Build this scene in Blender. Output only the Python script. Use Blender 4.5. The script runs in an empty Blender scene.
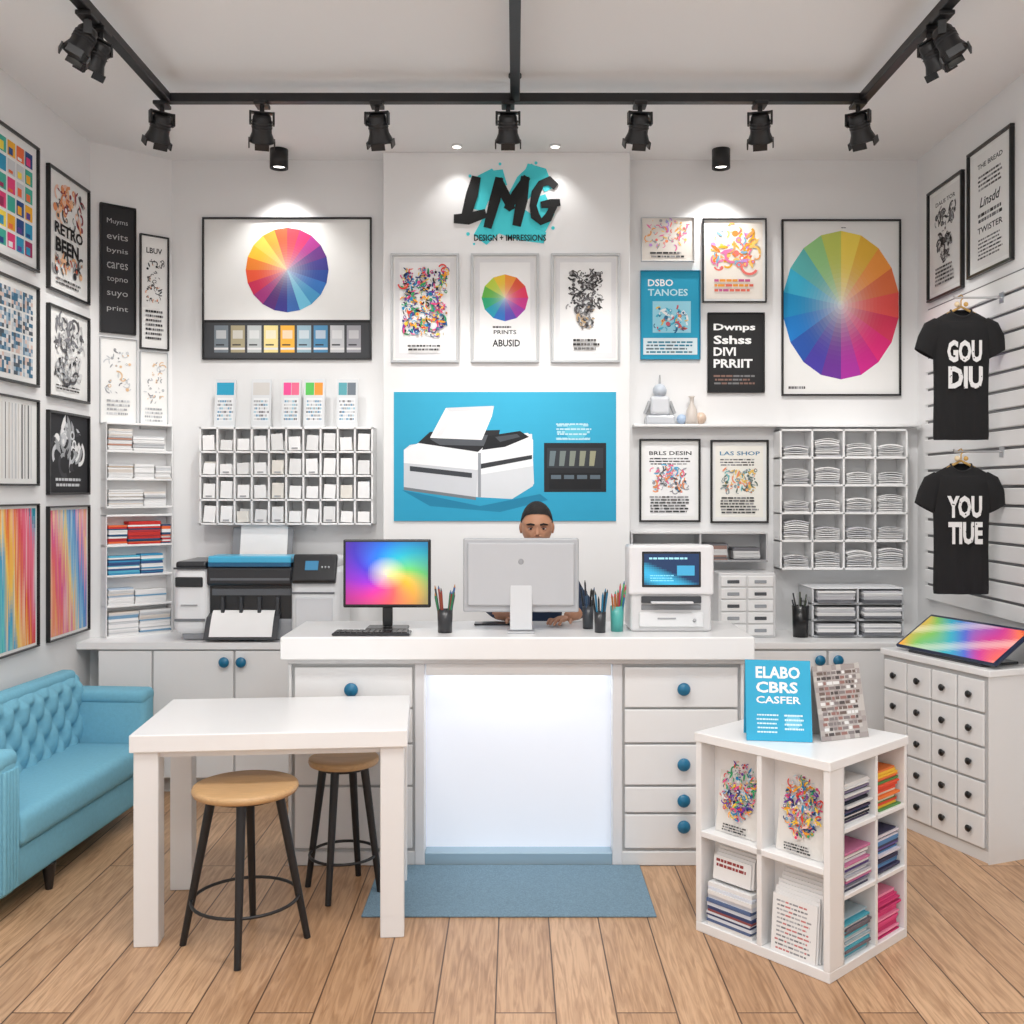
import bpy, bmesh, math, random, colorsys
from mathutils import Matrix, Vector
random.seed(11)
R = random.random
U = random.uniform
pi = math.pi
# ---------------------------------------------------------------- layout helpers (metres; eye height 1.6, room depth along +Y)
F = 1000.0; CX = 515.0; CY = 490.0; EYE = 1.6
def X(px, d): return (px - CX) * d / F
def Z(py, d): return EYE - (py - CY) * d / F
BACK = 5.714; COL = 5.58; LW = -2.3; RW = 2.3; CEIL = 3.486
scene = bpy.context.scene
def lin(c):
    c = c / 255.0
    return c / 12.92 if c <= 0.04045 else ((c + 0.055) / 1.055) ** 2.4
def C(r, g, b): return (lin(r), lin(g), lin(b), 1.0)
def HSV(h, s, v):
    r, g, b = colorsys.hsv_to_rgb(h % 1.0, s, v); return C(r*255, g*255, b*255)
WHITE = C(240, 240, 240); OFF = C(226, 226, 226); GREY = C(165, 167, 170); LG = C(205, 207, 210)
BLACK = C(18, 18, 20); DARK = C(44, 46, 50); TEAL = C(30, 160, 195); SKYB = C(70, 180, 215); KNOB = C(25, 112, 150)
PAL = [C(225,60,50), C(245,160,40), C(30,140,190), C(110,60,160), C(50,165,105), C(230,80,140), C(30,60,120), C(250,210,70)]
GPAL = [C(60,60,62), C(110,110,112), C(150,150,152), C(85,80,80), C(30,30,32)]
SOFTPAL = [C(245,170,90), C(240,120,110), C(250,205,110), C(230,120,170), C(130,180,210), C(200,150,220)]

# ---------------------------------------------------------------- materials (procedural; colour comes from a mesh colour attribute)
KIN = {}
def kind(name, rough=0.5, metal=0.0, nscale=30, namt=0.03, bump=0.0, bscale=200, emit=0.0, coat=0.0, wave=False):
    m = bpy.data.materials.new(name); m.use_nodes = True
    nt = m.node_tree; b = nt.nodes['Principled BSDF']
    at = nt.nodes.new('ShaderNodeAttribute'); at.attribute_name = 'Col'
    tc = nt.nodes.new('ShaderNodeTexCoord')
    no = nt.nodes.new('ShaderNodeTexNoise'); no.inputs['Scale'].default_value = nscale
    mp = nt.nodes.new('ShaderNodeMapRange')
    mp.inputs['To Min'].default_value = 1 - namt*2; mp.inputs['To Max'].default_value = 1.0
    if wave:
        mg = nt.nodes.new('ShaderNodeMapping'); mg.inputs['Scale'].default_value = (1, 12, 12)
        nt.links.new(tc.outputs['Object'], mg.inputs['Vector']); nt.links.new(mg.outputs[0], no.inputs['Vector'])
    else:
        nt.links.new(tc.outputs['Object'], no.inputs['Vector'])
    nt.links.new(no.outputs['Fac'], mp.inputs['Value'])
    mx = nt.nodes.new('ShaderNodeMix'); mx.data_type = 'RGBA'; mx.blend_type = 'MULTIPLY'; mx.inputs['Factor'].default_value = 1
    nt.links.new(at.outputs['Color'], mx.inputs['A']); nt.links.new(mp.outputs[0], mx.inputs['B'])
    nt.links.new(mx.outputs['Result'], b.inputs['Base Color'])
    b.inputs['Roughness'].default_value = rough; b.inputs['Metallic'].default_value = metal
    if coat: b.inputs['Coat Weight'].default_value = coat; b.inputs['Coat Roughness'].default_value = .12
    if bump:
        n2 = nt.nodes.new('ShaderNodeTexNoise'); n2.inputs['Scale'].default_value = bscale
        nt.links.new(tc.outputs['Object'], n2.inputs['Vector'])
        bp = nt.nodes.new('ShaderNodeBump'); bp.inputs['Strength'].default_value = bump; bp.inputs['Distance'].default_value = 0.004
        nt.links.new(n2.outputs['Fac'], bp.inputs['Height']); nt.links.new(bp.outputs[0], b.inputs['Normal'])
    if emit:
        nt.links.new(at.outputs['Color'], b.inputs['Emission Color']); b.inputs['Emission Strength'].default_value = emit
    KIN[name] = m
kind('paper', 0.75, 0, 15, 0.02)
kind('paint', 0.32, 0, 4, 0.015, coat=.25)
kind('plastic', 0.28, 0, 20, 0.01, coat=.15)
kind('metal', 0.32, 1.0, 20, 0.03)
kind('blackmetal', 0.4, 0.0, 20, 0.05)
kind('fabric', 0.9, 0, 60, 0.08, 0.4, 350)
kind('wood', 0.42, 0, 14, 0.2, 0.0, 200, wave=True)
kind('screen', 0.25, 0, 5, 0.0, emit=0.5)
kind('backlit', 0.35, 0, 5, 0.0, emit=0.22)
kind('glow', 0.5, 0, 5, 0.0, emit=4.0)
kind('skin', 0.5, 0, 25, 0.04)
kind('hair', 0.7, 0, 90, 0.3, 0.5, 300)
kind('wall', 0.85, 0, 2.0, 0.01, 0.05, 120)
kind('carpet', 0.98, 0, 160, 0.28, 0.9, 260)

# ---------------------------------------------------------------- mesh builder
_boxcache = {}
def box_geo(sx, sy, sz, bev, seg):
    key = (round(sx,4), round(sy,4), round(sz,4), bev, seg)
    if key in _boxcache: return _boxcache[key]
    bm = bmesh.new(); bmesh.ops.create_cube(bm, size=1.0)
    for v in bm.verts: v.co = Vector((v.co.x*sx, v.co.y*sy, v.co.z*sz))
    if bev > 0:
        b = min(bev, 0.45*min(sx, sy, sz))
        bmesh.ops.bevel(bm, geom=bm.edges[:], offset=b, segments=seg, profile=0.5, affect='EDGES')
    bm.verts.index_update()
    r = ([tuple(v.co) for v in bm.verts], [[v.index for v in f.verts] for f in bm.faces])
    bm.free(); _boxcache[key] = r; return r
def T(x=0, y=0, z=0, rz=0, rx=0, ry=0):
    return Matrix.Translation((x, y, z)) @ Matrix.Rotation(math.radians(rz), 4, 'Z') @ Matrix.Rotation(math.radians(ry), 4, 'Y') @ Matrix.Rotation(math.radians(rx), 4, 'X')
class MB:
    def __init__(s, M=None):
        s.v = []; s.f = []; s.c = []; s.k = []; s.s = []; s.M = M or Matrix()
    def add(s, vs, fs, col=WHITE, kind='paint', smooth=False, cols=None, M=None):
        b = len(s.v); MM = s.M @ M if M is not None else s.M
        s.v += [MM @ Vector(p) for p in vs]
        for i, f in enumerate(fs):
            s.f.append([b + j for j in f]); s.c.append(cols[i] if cols else col); s.k.append(kind); s.s.append(smooth)
    def box(s, x0, x1, y0, y1, z0, z1, col=WHITE, kind='paint', bev=0.0, seg=1, M=None, smooth=False):
        v, f = box_geo(abs(x1-x0), abs(y1-y0), abs(z1-z0), bev, seg)
        MM = Matrix.Translation(((x0+x1)/2, (y0+y1)/2, (z0+z1)/2))
        if M is not None: MM = M @ MM
        s.add(v, f, col, kind, smooth, M=MM)
    def cyl(s, p1, p2, r1, r2=None, n=16, col=BLACK, kind='plastic', caps=True, smooth=True):
        if r2 is None: r2 = r1
        p1 = Vector(p1); p2 = Vector(p2); d = (p2-p1).normalized()
        a = Vector((0,0,1)) if abs(d.z) < 0.9 else Vector((1,0,0))
        e1 = d.cross(a).normalized(); e2 = d.cross(e1)
        vs = []
        for p, r in ((p1, r1), (p2, r2)):
            for i in range(n):
                t = 2*pi*i/n; vs.append(p + e1*math.cos(t)*r + e2*math.sin(t)*r)
        s.add(vs, [[i, (i+1)%n, n+(i+1)%n, n+i] for i in range(n)], col, kind, smooth)
        if caps:
            s.add(vs[:n], [list(range(n))[::-1]], col, kind); s.add(vs[n:], [list(range(n))], col, kind)
    def lathe(s, prof, n=32, col=WHITE, kind='paint', M=None, smooth=True):
        vs = []; fs = []
        for r, z in prof:
            for i in range(n):
                t = 2*pi*i/n; vs.append((r*math.cos(t), r*math.sin(t), z))
        for j in range(len(prof)-1):
            for i in range(n):
                fs.append([j*n+i, j*n+(i+1)%n, (j+1)*n+(i+1)%n, (j+1)*n+i])
        s.add(vs, fs, col, kind, smooth, M=M)
    def ball(s, c, r, col=BLACK, kind='plastic', n=12, sc=(1,1,1), M=None):
        prof = [(max(1e-5, r*math.sin(pi*j/(n//2*2))), -r*math.cos(pi*j/(n//2*2))) for j in range(n//2*2+1)]
        MM = Matrix.Translation(c) @ Matrix.Diagonal((sc[0], sc[1], sc[2], 1))
        if M is not None: MM = M @ MM
        s.lathe(prof, n, col, kind, MM)
    def tube(s, pts, r, n=8, col=BLACK, kind='plastic', closed=False):
        m = len(pts); pts = [Vector(p) for p in pts]
        vs = []; fs = []
        for k in range(m):
            a = pts[(k-1)%m] if (closed or k > 0) else pts[k]; b = pts[(k+1)%m] if (closed or k < m-1) else pts[k]
            d = (b-a).normalized(); up = Vector((0,0,1)) if abs(d.z) < 0.95 else Vector((1,0,0))
            e1 = d.cross(up).normalized(); e2 = d.cross(e1)
            for i in range(n):
                t = 2*pi*i/n; vs.append(pts[k] + e1*math.cos(t)*r + e2*math.sin(t)*r)
        for k in range(m if closed else m-1):
            k2 = (k+1) % m
            for i in range(n): fs.append([k*n+i, k*n+(i+1)%n, k2*n+(i+1)%n, k2*n+i])
        s.add(vs, fs, col, kind, True)
    def obj(s, name, parent=None, recenter=True):
        xs = [v.x for v in s.v]; ys = [v.y for v in s.v]; zs = [v.z for v in s.v]
        o = Vector(((min(xs)+max(xs))/2, (min(ys)+max(ys))/2, min(zs))) if (recenter and parent is None) else Vector((0,0,0))
        me = bpy.data.meshes.new(name)
        me.from_pydata([tuple(v-o) for v in s.v], [], s.f)
        kinds = sorted(set(s.k)); 
        for k in kinds: me.materials.append(KIN[k])
        ki = {k: i for i, k in enumerate(kinds)}
        ca = me.color_attributes.new('Col', 'FLOAT_COLOR', 'CORNER')
        buf = []
        for f, c in zip(s.f, s.c): buf.extend(list(c)*len(f))
        ca.data.foreach_set('color', buf)
        me.polygons.foreach_set('material_index', [ki[k] for k in s.k])
        me.polygons.foreach_set('use_smooth', s.s)
        me.update()
        ob = bpy.data.objects.new(name, me); ob.location = o
        scene.collection.objects.link(ob)
        if parent is not None: ob.parent = parent; ob.matrix_parent_inverse = parent.matrix_world.inverted()
        return ob

# ---------------------------------------------------------------- text
_tc = {}
def text_geo(txt, bold=0.02, shear=0.0):
    key = (txt, bold, shear)
    if key in _tc: return _tc[key]
    cu = bpy.data.curves.new('t', 'FONT'); cu.body = txt; cu.offset = bold; cu.shear = shear; cu.resolution_u = 2
    cu.space_line = 0.85
    ob = bpy.data.objects.new('t', cu); scene.collection.objects.link(ob)
    dg = bpy.context.evaluated_depsgraph_get(); me = bpy.data.meshes.new_from_object(ob.evaluated_get(dg))
    vs = [(v.co.x, v.co.y) for v in me.vertices]; fs = [list(p.vertices) for p in me.polygons]
    bpy.data.objects.remove(ob); bpy.data.curves.remove(cu); bpy.data.meshes.remove(me)
    x0 = min(v[0] for v in vs); x1 = max(v[0] for v in vs); y0 = min(v[1] for v in vs); y1 = max(v[1] for v in vs)
    vs = [((x-x0)/(x1-x0), (y-y0)/(y1-y0)) for x, y in vs]
    _tc[key] = (vs, fs); return _tc[key]
def mixc(a, b, t): return tuple(a[k]*(1-t)+b[k]*t for k in range(3))+(1,)
def pal_at(P_, x):
    x = max(0, min(.9999, x))*(len(P_)-1); i = int(x); return mixc(P_[i], P_[i+1], x-i)

class Art:
    """flat printed artwork in a plane; u,v in 0..1 of width,height"""
    def __init__(s, mb, M, w, h, L=0.009, kind='paper'):
        s.mb = mb; s.M = M; s.w = w; s.h = h; s.L = L; s.kind = kind
    def p(s, u, v): return ((u-0.5)*s.w, -s.L, (v-0.5)*s.h)
    def poly(s, pts, col): 
        s.L += 0.00004; s.mb.add([s.p(*q) for q in pts], [list(range(len(pts)))], col, s.kind, M=s.M)
    def rect(s, u0, v0, u1, v1, col): s.poly([(u0,v0),(u1,v0),(u1,v1),(u0,v1)], col)
    def ell(s, u, v, ru, rv, col, n=20):
        s.poly([(u+ru*math.cos(2*pi*i/n), v+rv*math.sin(2*pi*i/n)) for i in range(n)], col)
    def text(s, t, u0, v0, u1, v1, col, bold=0.02, shear=0.0):
        s.L += 0.00004; vs, fs = text_geo(t, bold, shear)
        s.mb.add([s.p(u0+(u1-u0)*x, v0+(v1-v0)*y) for x, y in vs], fs, col, s.kind, M=s.M)
    def bars(s, u0, v0, u1, v1, rows, col, fill=0.6, mn=0.05, mx=0.16):
        s.L += 0.00004; dh = (v1-v0)/rows
        for r in range(rows):
            u = u0 + U(0, 0.04)*(u1-u0); e = u1 - U(0, 0.15)*(u1-u0)
            while u < e:
                w = min(U(mn, mx)*(u1-u0), e-u); v = v0+r*dh
                s.mb.add([s.p(u,v), s.p(u+w,v), s.p(u+w,v+dh*fill), s.p(u,v+dh*fill)], [[0,1,2,3]], col if not isinstance(col, list) else random.choice(col), s.kind, M=s.M)
                u += w + 0.02*(u1-u0)
    def grad(s, u0, v0, u1, v1, fn, nu=24, nv=12):
        s.L += 0.00004
        vs = []; fs = []; cs = []
        for j in range(nv+1):
            for i in range(nu+1): vs.append(s.p(u0+(u1-u0)*i/nu, v0+(v1-v0)*j/nv))
        for j in range(nv):
            for i in range(nu):
                fs.append([j*(nu+1)+i, j*(nu+1)+i+1, (j+1)*(nu+1)+i+1, (j+1)*(nu+1)+i]); cs.append(fn((i+.5)/nu, (j+.5)/nv))
        s.mb.add(vs, fs, None, s.kind, cols=cs, M=s.M)
    def wheel(s, cu, cv, ru, rv, cols, tint=.75, rot=0.0, rings=16, ex=3.0):
        """fan of flat wedges, each paler towards the hub, alternating slightly in tone"""
        n = len(cols); s.L += 0.00004
        for i, c in enumerate(cols):
            a0 = pi/2 - 2*pi*(i+rot)/n; a1 = pi/2 - 2*pi*(i+1+rot)/n
            if i % 2: c = mixc(c, (0,0,0,1), .10)
            for k in range(rings):
                r0, r1 = k/rings, (k+1)/rings; t = tint*(1-(r0+r1)/2)**ex
                cc = mixc(c, (.93,.93,.93,1), t)
                if k == 0: pts = [(cu, cv)] + [(cu+ru*r1*math.cos(a), cv+rv*r1*math.sin(a)) for a in (a1, a0)]
                else: pts = [(cu+ru*r*math.cos(a), cv+rv*r*math.sin(a)) for r, a in ((r0,a0),(r0,a1),(r1,a1),(r1,a0))]
                s.mb.add([s.p(*q) for q in pts], [list(range(len(pts)))], cc, s.kind, M=s.M)
    def doodle(s, u0, v0, u1, v1, n, pal, size=0.12, mask=True):
        uc, vc, au, av = (u0+u1)/2, (v0+v1)/2, (u1-u0)/2, (v1-v0)/2
        k = 0
        asp = s.w/s.h
        while k < n:
            u = U(u0, u1); v = U(v0, v1)
            if mask and ((u-uc)/au)**2 + ((v-vc)/av)**2 > 1.0: continue
            k += 1; c = random.choice(pal); sz = U(0.35, 1)*size; ty = R(); a = U(0, 2*pi)
            if ty < 0.3:
                s.ell(u, v, sz*.4, sz*.4*asp, c, 12)
                if R() < .6: s.ell(u, v, sz*.22, sz*.22*asp, random.choice(pal+[WHITE]), 10)
            elif ty < 0.75:
                rr = sz*U(.5, 1.1); w = sz*.16; sp = U(1.2, 3.2); m = 8
                o = []; q = []
                for i in range(m+1):
                    t = a+sp*i/m
                    o.append((u+(rr+w)*math.cos(t), v+(rr+w)*asp*math.sin(t))); q.append((u+(rr-w)*math.cos(t), v+(rr-w)*asp*math.sin(t)))
                for i in range(m):
                    s.mb.add([s.p(*z) for z in (o[i], o[i+1], q[i+1], q[i])], [[0,1,2,3]], c, s.kind, M=s.M)
                s.L += 0.00003
            else:
                l = sz*.9; w = sz*.25
                pts = []
                for dx, dy in ((-l,0),(-l*.3,w),(l*.5,w*.8),(l,0),(l*.3,-w),(-l*.5,-w*.7)):
                    x = dx*math.cos(a)-dy*math.sin(a); y = dx*math.sin(a)+dy*math.cos(a)
                    pts.append((u+x, v+y*asp))
                s.poly(pts, c)

def ribbon(mb, pts, w, y0, y1, col, kind='plastic', taper=0.15, ext=0.0):
    """thick flat brush stroke in the XZ plane, one continuous slab"""
    P = [Vector((a, b)) for a, b in pts]; n = len(P); L = []; Rr = []
    if ext:
        P[0] = P[0]+(P[0]-P[1]).normalized()*ext; P[-1] = P[-1]+(P[-1]-P[-2]).normalized()*ext
    for i in range(n):
        d = (P[min(i+1, n-1)]-P[max(i-1, 0)]).normalized(); nn = Vector((-d.y, d.x)); ww = w*(1-taper*math.sin(3.1*i+1))/2
        L.append(P[i]+nn*ww); Rr.append(P[i]-nn*ww)
    vs = [(a.x, y0, a.y) for a in L+Rr] + [(a.x, y1, a.y) for a in L+Rr]
    m = 2*n; fs = []
    for i in range(n-1):
        fs += [[i, i+1, n+i+1, n+i], [m+n+i, m+n+i+1, m+i+1, m+i], [i, m+i, m+i+1, i+1], [n+i+1, m+n+i+1, m+n+i, n+i]]
    fs += [[0, n, m+n, m], [n-1, m+n-1, m+2*n-1, 2*n-1]]
    mb.add(vs, fs, col, kind)

def poster(name, M, w, h, art, fcol=BLACK, fw=0.012, paper=C(238,238,236), depth=0.022):
    mb = MB()
    mb.box(-w/2+fw*.5, w/2-fw*.5, -0.008, 0, -h/2+fw*.5, h/2-fw*.5, paper, 'paper', M=M)
    if fw > 0.001:
        mb.box(-w/2, w/2, -depth, 0, h/2-fw, h/2, fcol, 'plastic', .002, M=M); mb.box(-w/2, w/2, -depth, 0, -h/2, -h/2+fw, fcol, 'plastic', .002, M=M)
        mb.box(-w/2, -w/2+fw, -depth, 0, -h/2+fw, h/2-fw, fcol, 'plastic', .002, M=M); mb.box(w/2-fw, w/2, -depth, 0, -h/2+fw, h/2-fw, fcol, 'plastic', .002, M=M)
    A = Art(mb, M, w-2*fw, h-2*fw)
    art(A)
    return mb.obj(name)

# ================================================================= ROOM SHELL
FR = -1.6
mb = MB(); mb.box(LW-.1, RW+.1, FR-.1, BACK+.1, -0.1, 0.0, WHITE, 'wall'); floor = mb.obj('floor')
m = bpy.data.materials.new('oak_planks'); m.use_nodes = True; nt = m.node_tree; b = nt.nodes['Principled BSDF']
tc = nt.nodes.new('ShaderNodeTexCoord'); mg = nt.nodes.new('ShaderNodeMapping'); mg.inputs['Rotation'].default_value = (0, 0, pi/2)
mg.inputs['Location'].default_value = (0.3, 0.06, 0)
br = nt.nodes.new('ShaderNodeTexBrick'); br.offset = 0.37; br.inputs['Scale'].default_value = 1
br.inputs['Brick Width'].default_value = 1.9; br.inputs['Row Height'].default_value = 0.185; br.inputs['Mortar Size'].default_value = 0.003
br.inputs['Mortar Smooth'].default_value = 0.3
br.inputs['Color1'].default_value = C(208, 170, 134); br.inputs['Color2'].default_value = C(182, 143, 108); br.inputs['Mortar'].default_value = C(95, 68, 48)
nt.links.new(tc.outputs['Object'], mg.inputs[0]); nt.links.new(mg.outputs[0], br.inputs['Vector'])
m2 = nt.nodes.new('ShaderNodeMapping'); m2.inputs['Scale'].default_value = (16, 1.1, 1)
va = nt.nodes.new('ShaderNodeVectorMath'); va.operation = 'MULTIPLY_ADD'; va.inputs[1].default_value = (9, 9, 9)
nt.links.new(br.outputs['Color'], va.inputs[0]); nt.links.new(tc.outputs['Object'], m2.inputs[0]); nt.links.new(m2.outputs[0], va.inputs[2])
no = nt.nodes.new('ShaderNodeTexNoise'); no.inputs['Scale'].default_value = 3.2; no.inputs['Detail'].default_value = 9; no.inputs['Distortion'].default_value = 1.6
nt.links.new(va.outputs[0], no.inputs['Vector'])
rp = nt.nodes.new('ShaderNodeValToRGB'); rp.color_ramp.elements[0].position = .32; rp.color_ramp.elements[0].color = (.52, .44, .37, 1)
rp.color_ramp.elements[1].position = .62; rp.color_ramp.elements[1].color = (1, 1, 1, 1)
nt.links.new(no.outputs['Fac'], rp.inputs[0])
mx = nt.nodes.new('ShaderNodeMix'); mx.data_type = 'RGBA'; mx.blend_type = 'MULTIPLY'; mx.inputs['Factor'].default_value = .8
nt.links.new(br.outputs['Color'], mx.inputs['A']); nt.links.new(rp.outputs[0], mx.inputs['B']); nt.links.new(mx.outputs['Result'], b.inputs['Base Color'])
b.inputs['Roughness'].default_value = .36
bp = nt.nodes.new('ShaderNodeBump'); bp.inputs['Strength'].default_value = .3; bp.inputs['Distance'].default_value = .003; bp.invert = True
nt.links.new(br.outputs['Fac'], bp.inputs['Height']); nt.links.new(bp.outputs[0], b.inputs['Normal'])
floor.data.materials.clear(); floor.data.materials.append(m)

WC = C(233, 233, 233)
mb = MB(); mb.box(LW-.1, RW+.1, FR-.1, BACK+.1, CEIL, CEIL+.1, C(240, 240, 240), 'wall'); mb.obj('ceiling')
mb = MB(); mb.box(LW-.1, RW+.1, BACK, BACK+.1, 0, CEIL, WC, 'wall'); mb.obj('wall_back')
mb = MB(); mb.box(LW-.1, LW, FR, BACK, 0, CEIL, WC, 'wall'); mb.obj('wall_left')
mb = MB(); mb.box(RW, RW+.1, FR, BACK, 0, CEIL, WC, 'wall'); mb.obj('wall_right')
mb = MB(); x0, x1 = X(383, COL), X(630, COL)
mb.box(x0, x1, COL, BACK, 0, CEIL, C(237,237,237), 'wall', .004); mb.obj('wall_pillar')
DG0 = Vector((LW, 5.41, 0)); DG1 = Vector((-1.96, BACK, 0)); DGL = (DG1-DG0).length; DGA = math.degrees(math.atan2(DG1.y-DG0.y, DG1.x-DG0.x))
mb = MB(); v = [(LW,5.41),(-1.96,BACK),(LW,BACK)]
mb.add([(a,bb,0) for a,bb in v]+[(a,bb,CEIL) for a,bb in v], [[0,1,4,3],[1,2,5,4],[2,0,3,5],[0,2,1],[3,4,5]], WC, 'wall'); mb.obj('wall_corner')
mb = MB()
mb.box(LW, RW, FR-.1, FR, 0, .25, WC, 'wall'); mb.box(LW, RW, FR-.1, FR, 3.1, CEIL, WC, 'wall')
mb.box(LW, -2.1, FR-.1, FR, .25, 3.1, WC, 'wall'); mb.box(2.1, RW, FR-.1, FR, .25, 3.1, WC, 'wall'); mb.obj('wall_front')
mb = MB()  # made-up glazing behind the camera; its opening lets in frontal fill light
for xx in (-2.1, -.72, .68, 2.06): mb.box(xx, xx+.04, FR-.08, FR-.02, .25, 3.1, BLACK, 'blackmetal')
for zz in (.25, 2.4, 3.06): mb.box(-2.06, 2.06, FR-.07, FR-.03, zz, zz+.04, BLACK, 'blackmetal')
mb.obj('added_fill_window')
mb = MB(); mb.box(LW, LW+.015, FR, 5.41, 0, .09, C(232,232,232), 'paint', .003); mb.obj('baseboard_left')
mb = MB(); mb.box(RW-.015, RW, FR, BACK, 0, .09, C(232,232,232), 'paint', .003); mb.obj('baseboard_right')

# ================================================================= COUNTER
CT = 0.982
mb = MB()
xl, xr = -.952, .962; y0, y1 = 4.27, 4.56
mb.box(X(280,4.2), X(755,4.2), 4.2, 4.72, .885, CT, C(240,240,240), 'paint', .006, 2)
mb.box(xl-.015, xr+.015, 4.25, 4.6, .86, .885, C(226,226,226), 'paint', .004)
La, Lb, Ra, Rb = xl, -.427, .457, xr
mb.box(La, Lb, y0, y1, 0, .86, C(190,190,190), 'paint'); mb.box(Ra, Rb, y0, y1, 0, .86, C(190,190,190), 'paint')
mb.box(La-.01, Lb+.01, y0-.012, y1, 0, .06, C(225,225,225), 'paint', .003); mb.box(Ra-.01, Rb+.01, y0-.012, y1, 0, .06, C(225,225,225), 'paint', .003)
for xx in (La-.012, Rb-.002): mb.box(xx, xx+.014, y0-.02, y1, 0, .86, C(232,232,232), 'paint', .003)
mb.box(Lb, -.385, y0-.015, y1, 0, .86, C(228,228,230), 'paint', .003); mb.box(.415, Ra, y0-.015, y1, 0, .86, C(228,228,230), 'paint', .003)
mb.box(-.385, .415, 4.36, y1, 0.05, .86, C(200,205,212), 'paint')
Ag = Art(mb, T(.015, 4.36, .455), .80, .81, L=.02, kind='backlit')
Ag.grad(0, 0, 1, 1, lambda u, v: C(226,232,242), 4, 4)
mb.box(-.385, .415, 4.265, y1, 0.0, .052, C(150,178,196), 'paint', .003)
mb.box(-.38, .41, 4.262, 4.275, .81, .86, C(238,238,238), 'paint', .002)
def drawer(mb, x0, x1, y, z0, z1, knobs=(), kc=KNOB, t=.016, kr=.024, M=None, col=C(236,236,236)):
    mb.box(x0, x1, y-t, y, z0, z1, col, 'paint', .004, 2, M=M)
    for kx, kz in knobs:
        MM = (M if M is not None else Matrix()) @ Matrix.Translation((kx, y-t, kz)) @ Matrix.Rotation(pi/2, 4, 'X')
        mb.lathe([(.0001,.0),(kr*.45,0),(kr*.42,kr*.6),(kr*.9,kr*.7),(kr,kr*1.0),(kr*.8,kr*1.25),(.0001,kr*1.35)], 20, kc, 'plastic', MM)
for z0_, z1_, kn in ((.675,.845,1),(.525,.665,0),(.345,.515,0),(.075,.335,0)):
    drawer(mb, La+.014, Lb-.010, y0, z0_, z1_, [(X(352,4.25), .755)] if kn else [], kr=.03)
for z0_, z1_, kn in ((.675,.845,.757),(.525,.665,0),(.345,.515,.438),(.228,.335,.285),(.075,.218,.175)):
    drawer(mb, Ra+.010, Rb-.014, y0, z0_, z1_, [(X(683,4.25), kn)] if kn else [], kr=.028)
mb.obj('reception_counter')
def base_cab(name, x0, x1, seams, knobs, ends=()):
    mb = MB(); yf = 5.26
    mb.box(x0, x1, yf, BACK, .08, .765, C(200,200,200), 'paint'); mb.box(x0+.01, x1-.01, yf+.05, BACK, 0, .08, C(200,200,200), 'paint')
    mb.box(x0-.0, x1+.0, 5.24, BACK, .765, .8, C(238,238,238), 'paint', .004, 2)
    e = [x0] + seams + [x1]
    for a, b_ in zip(e[:-1], e[1:]): drawer(mb, a+.006, b_-.006, yf, .09, .755, [(k, .71) for k in knobs if a < k < b_], kr=.028)
    return mb.obj(name)
def left_cab():
    mb = MB(); yf = 5.26; x0, x1 = X(97,5.24), -.97
    mb.box(x0, x1, yf, 5.40, .08, .765, C(200,200,200), 'paint'); mb.box(-1.95, x1, 5.40, BACK, 0.0, .765, C(232,232,232), 'paint')
    mb.box(x0+.01, x1-.01, yf+.05, 5.40, 0, .08, C(200,200,200), 'paint')
    pts = [(LW+.002,5.24),(x1,5.24),(x1,BACK),(-1.958,BACK),(LW+.002,5.408)]
    mb.add([(a,b_,.765) for a,b_ in pts]+[(a,b_,.8) for a,b_ in pts], [list(range(5))[::-1], list(range(5,10))]+[[i,(i+1)%5,5+(i+1)%5,5+i] for i in range(5)], C(238,238,238), 'paint')
    e = [x0, X(152,5.24), X(234,5.24), X(291,5.24), x1]; kn = [X(225,5.24), X(242,5.24)]
    for a, b_ in zip(e[:-1], e[1:]): drawer(mb, a+.005, b_-.005, yf, .09, .755, [(k, .70) for k in kn if a < k < b_], kr=.028)
    mb.obj('base_cabinet')
left_cab()
base_cab('base_cabinet', .98, 2.285, [X(745,5.24), X(828,5.24), X(905,5.24)], [X(819,5.24), X(837,5.24)])

# rug
mb = MB(); mb.box(-.575, .53, 3.74, 4.25, 0, .009, C(136,168,188), 'carpet', .003); mb.obj('rug')

# ================================================================= TABLE
mb = MB(T(X(130,3.48)-.005, 3.48, 0, rz=5.0)); W_, D_, = .965, .61; TZ = .745
mb.box(0, W_, 0, D_, TZ-.062, TZ, C(240,240,240), 'paint', .004, 2)
for lx in (.012, W_-.097):
    for ly in (.012, D_-.097): mb.box(lx, lx+.085, ly, ly+.085, 0, TZ-.06, C(234,234,234), 'paint', .004, 2)
mb.box(.09, W_-.09, .03, .055, TZ-.085, TZ-.06, C(230,230,230), 'paint'); mb.box(.09, W_-.09, D_-.055, D_-.03, TZ-.085, TZ-.06, C(230,230,230), 'paint')
mb.obj('side_table')

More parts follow.
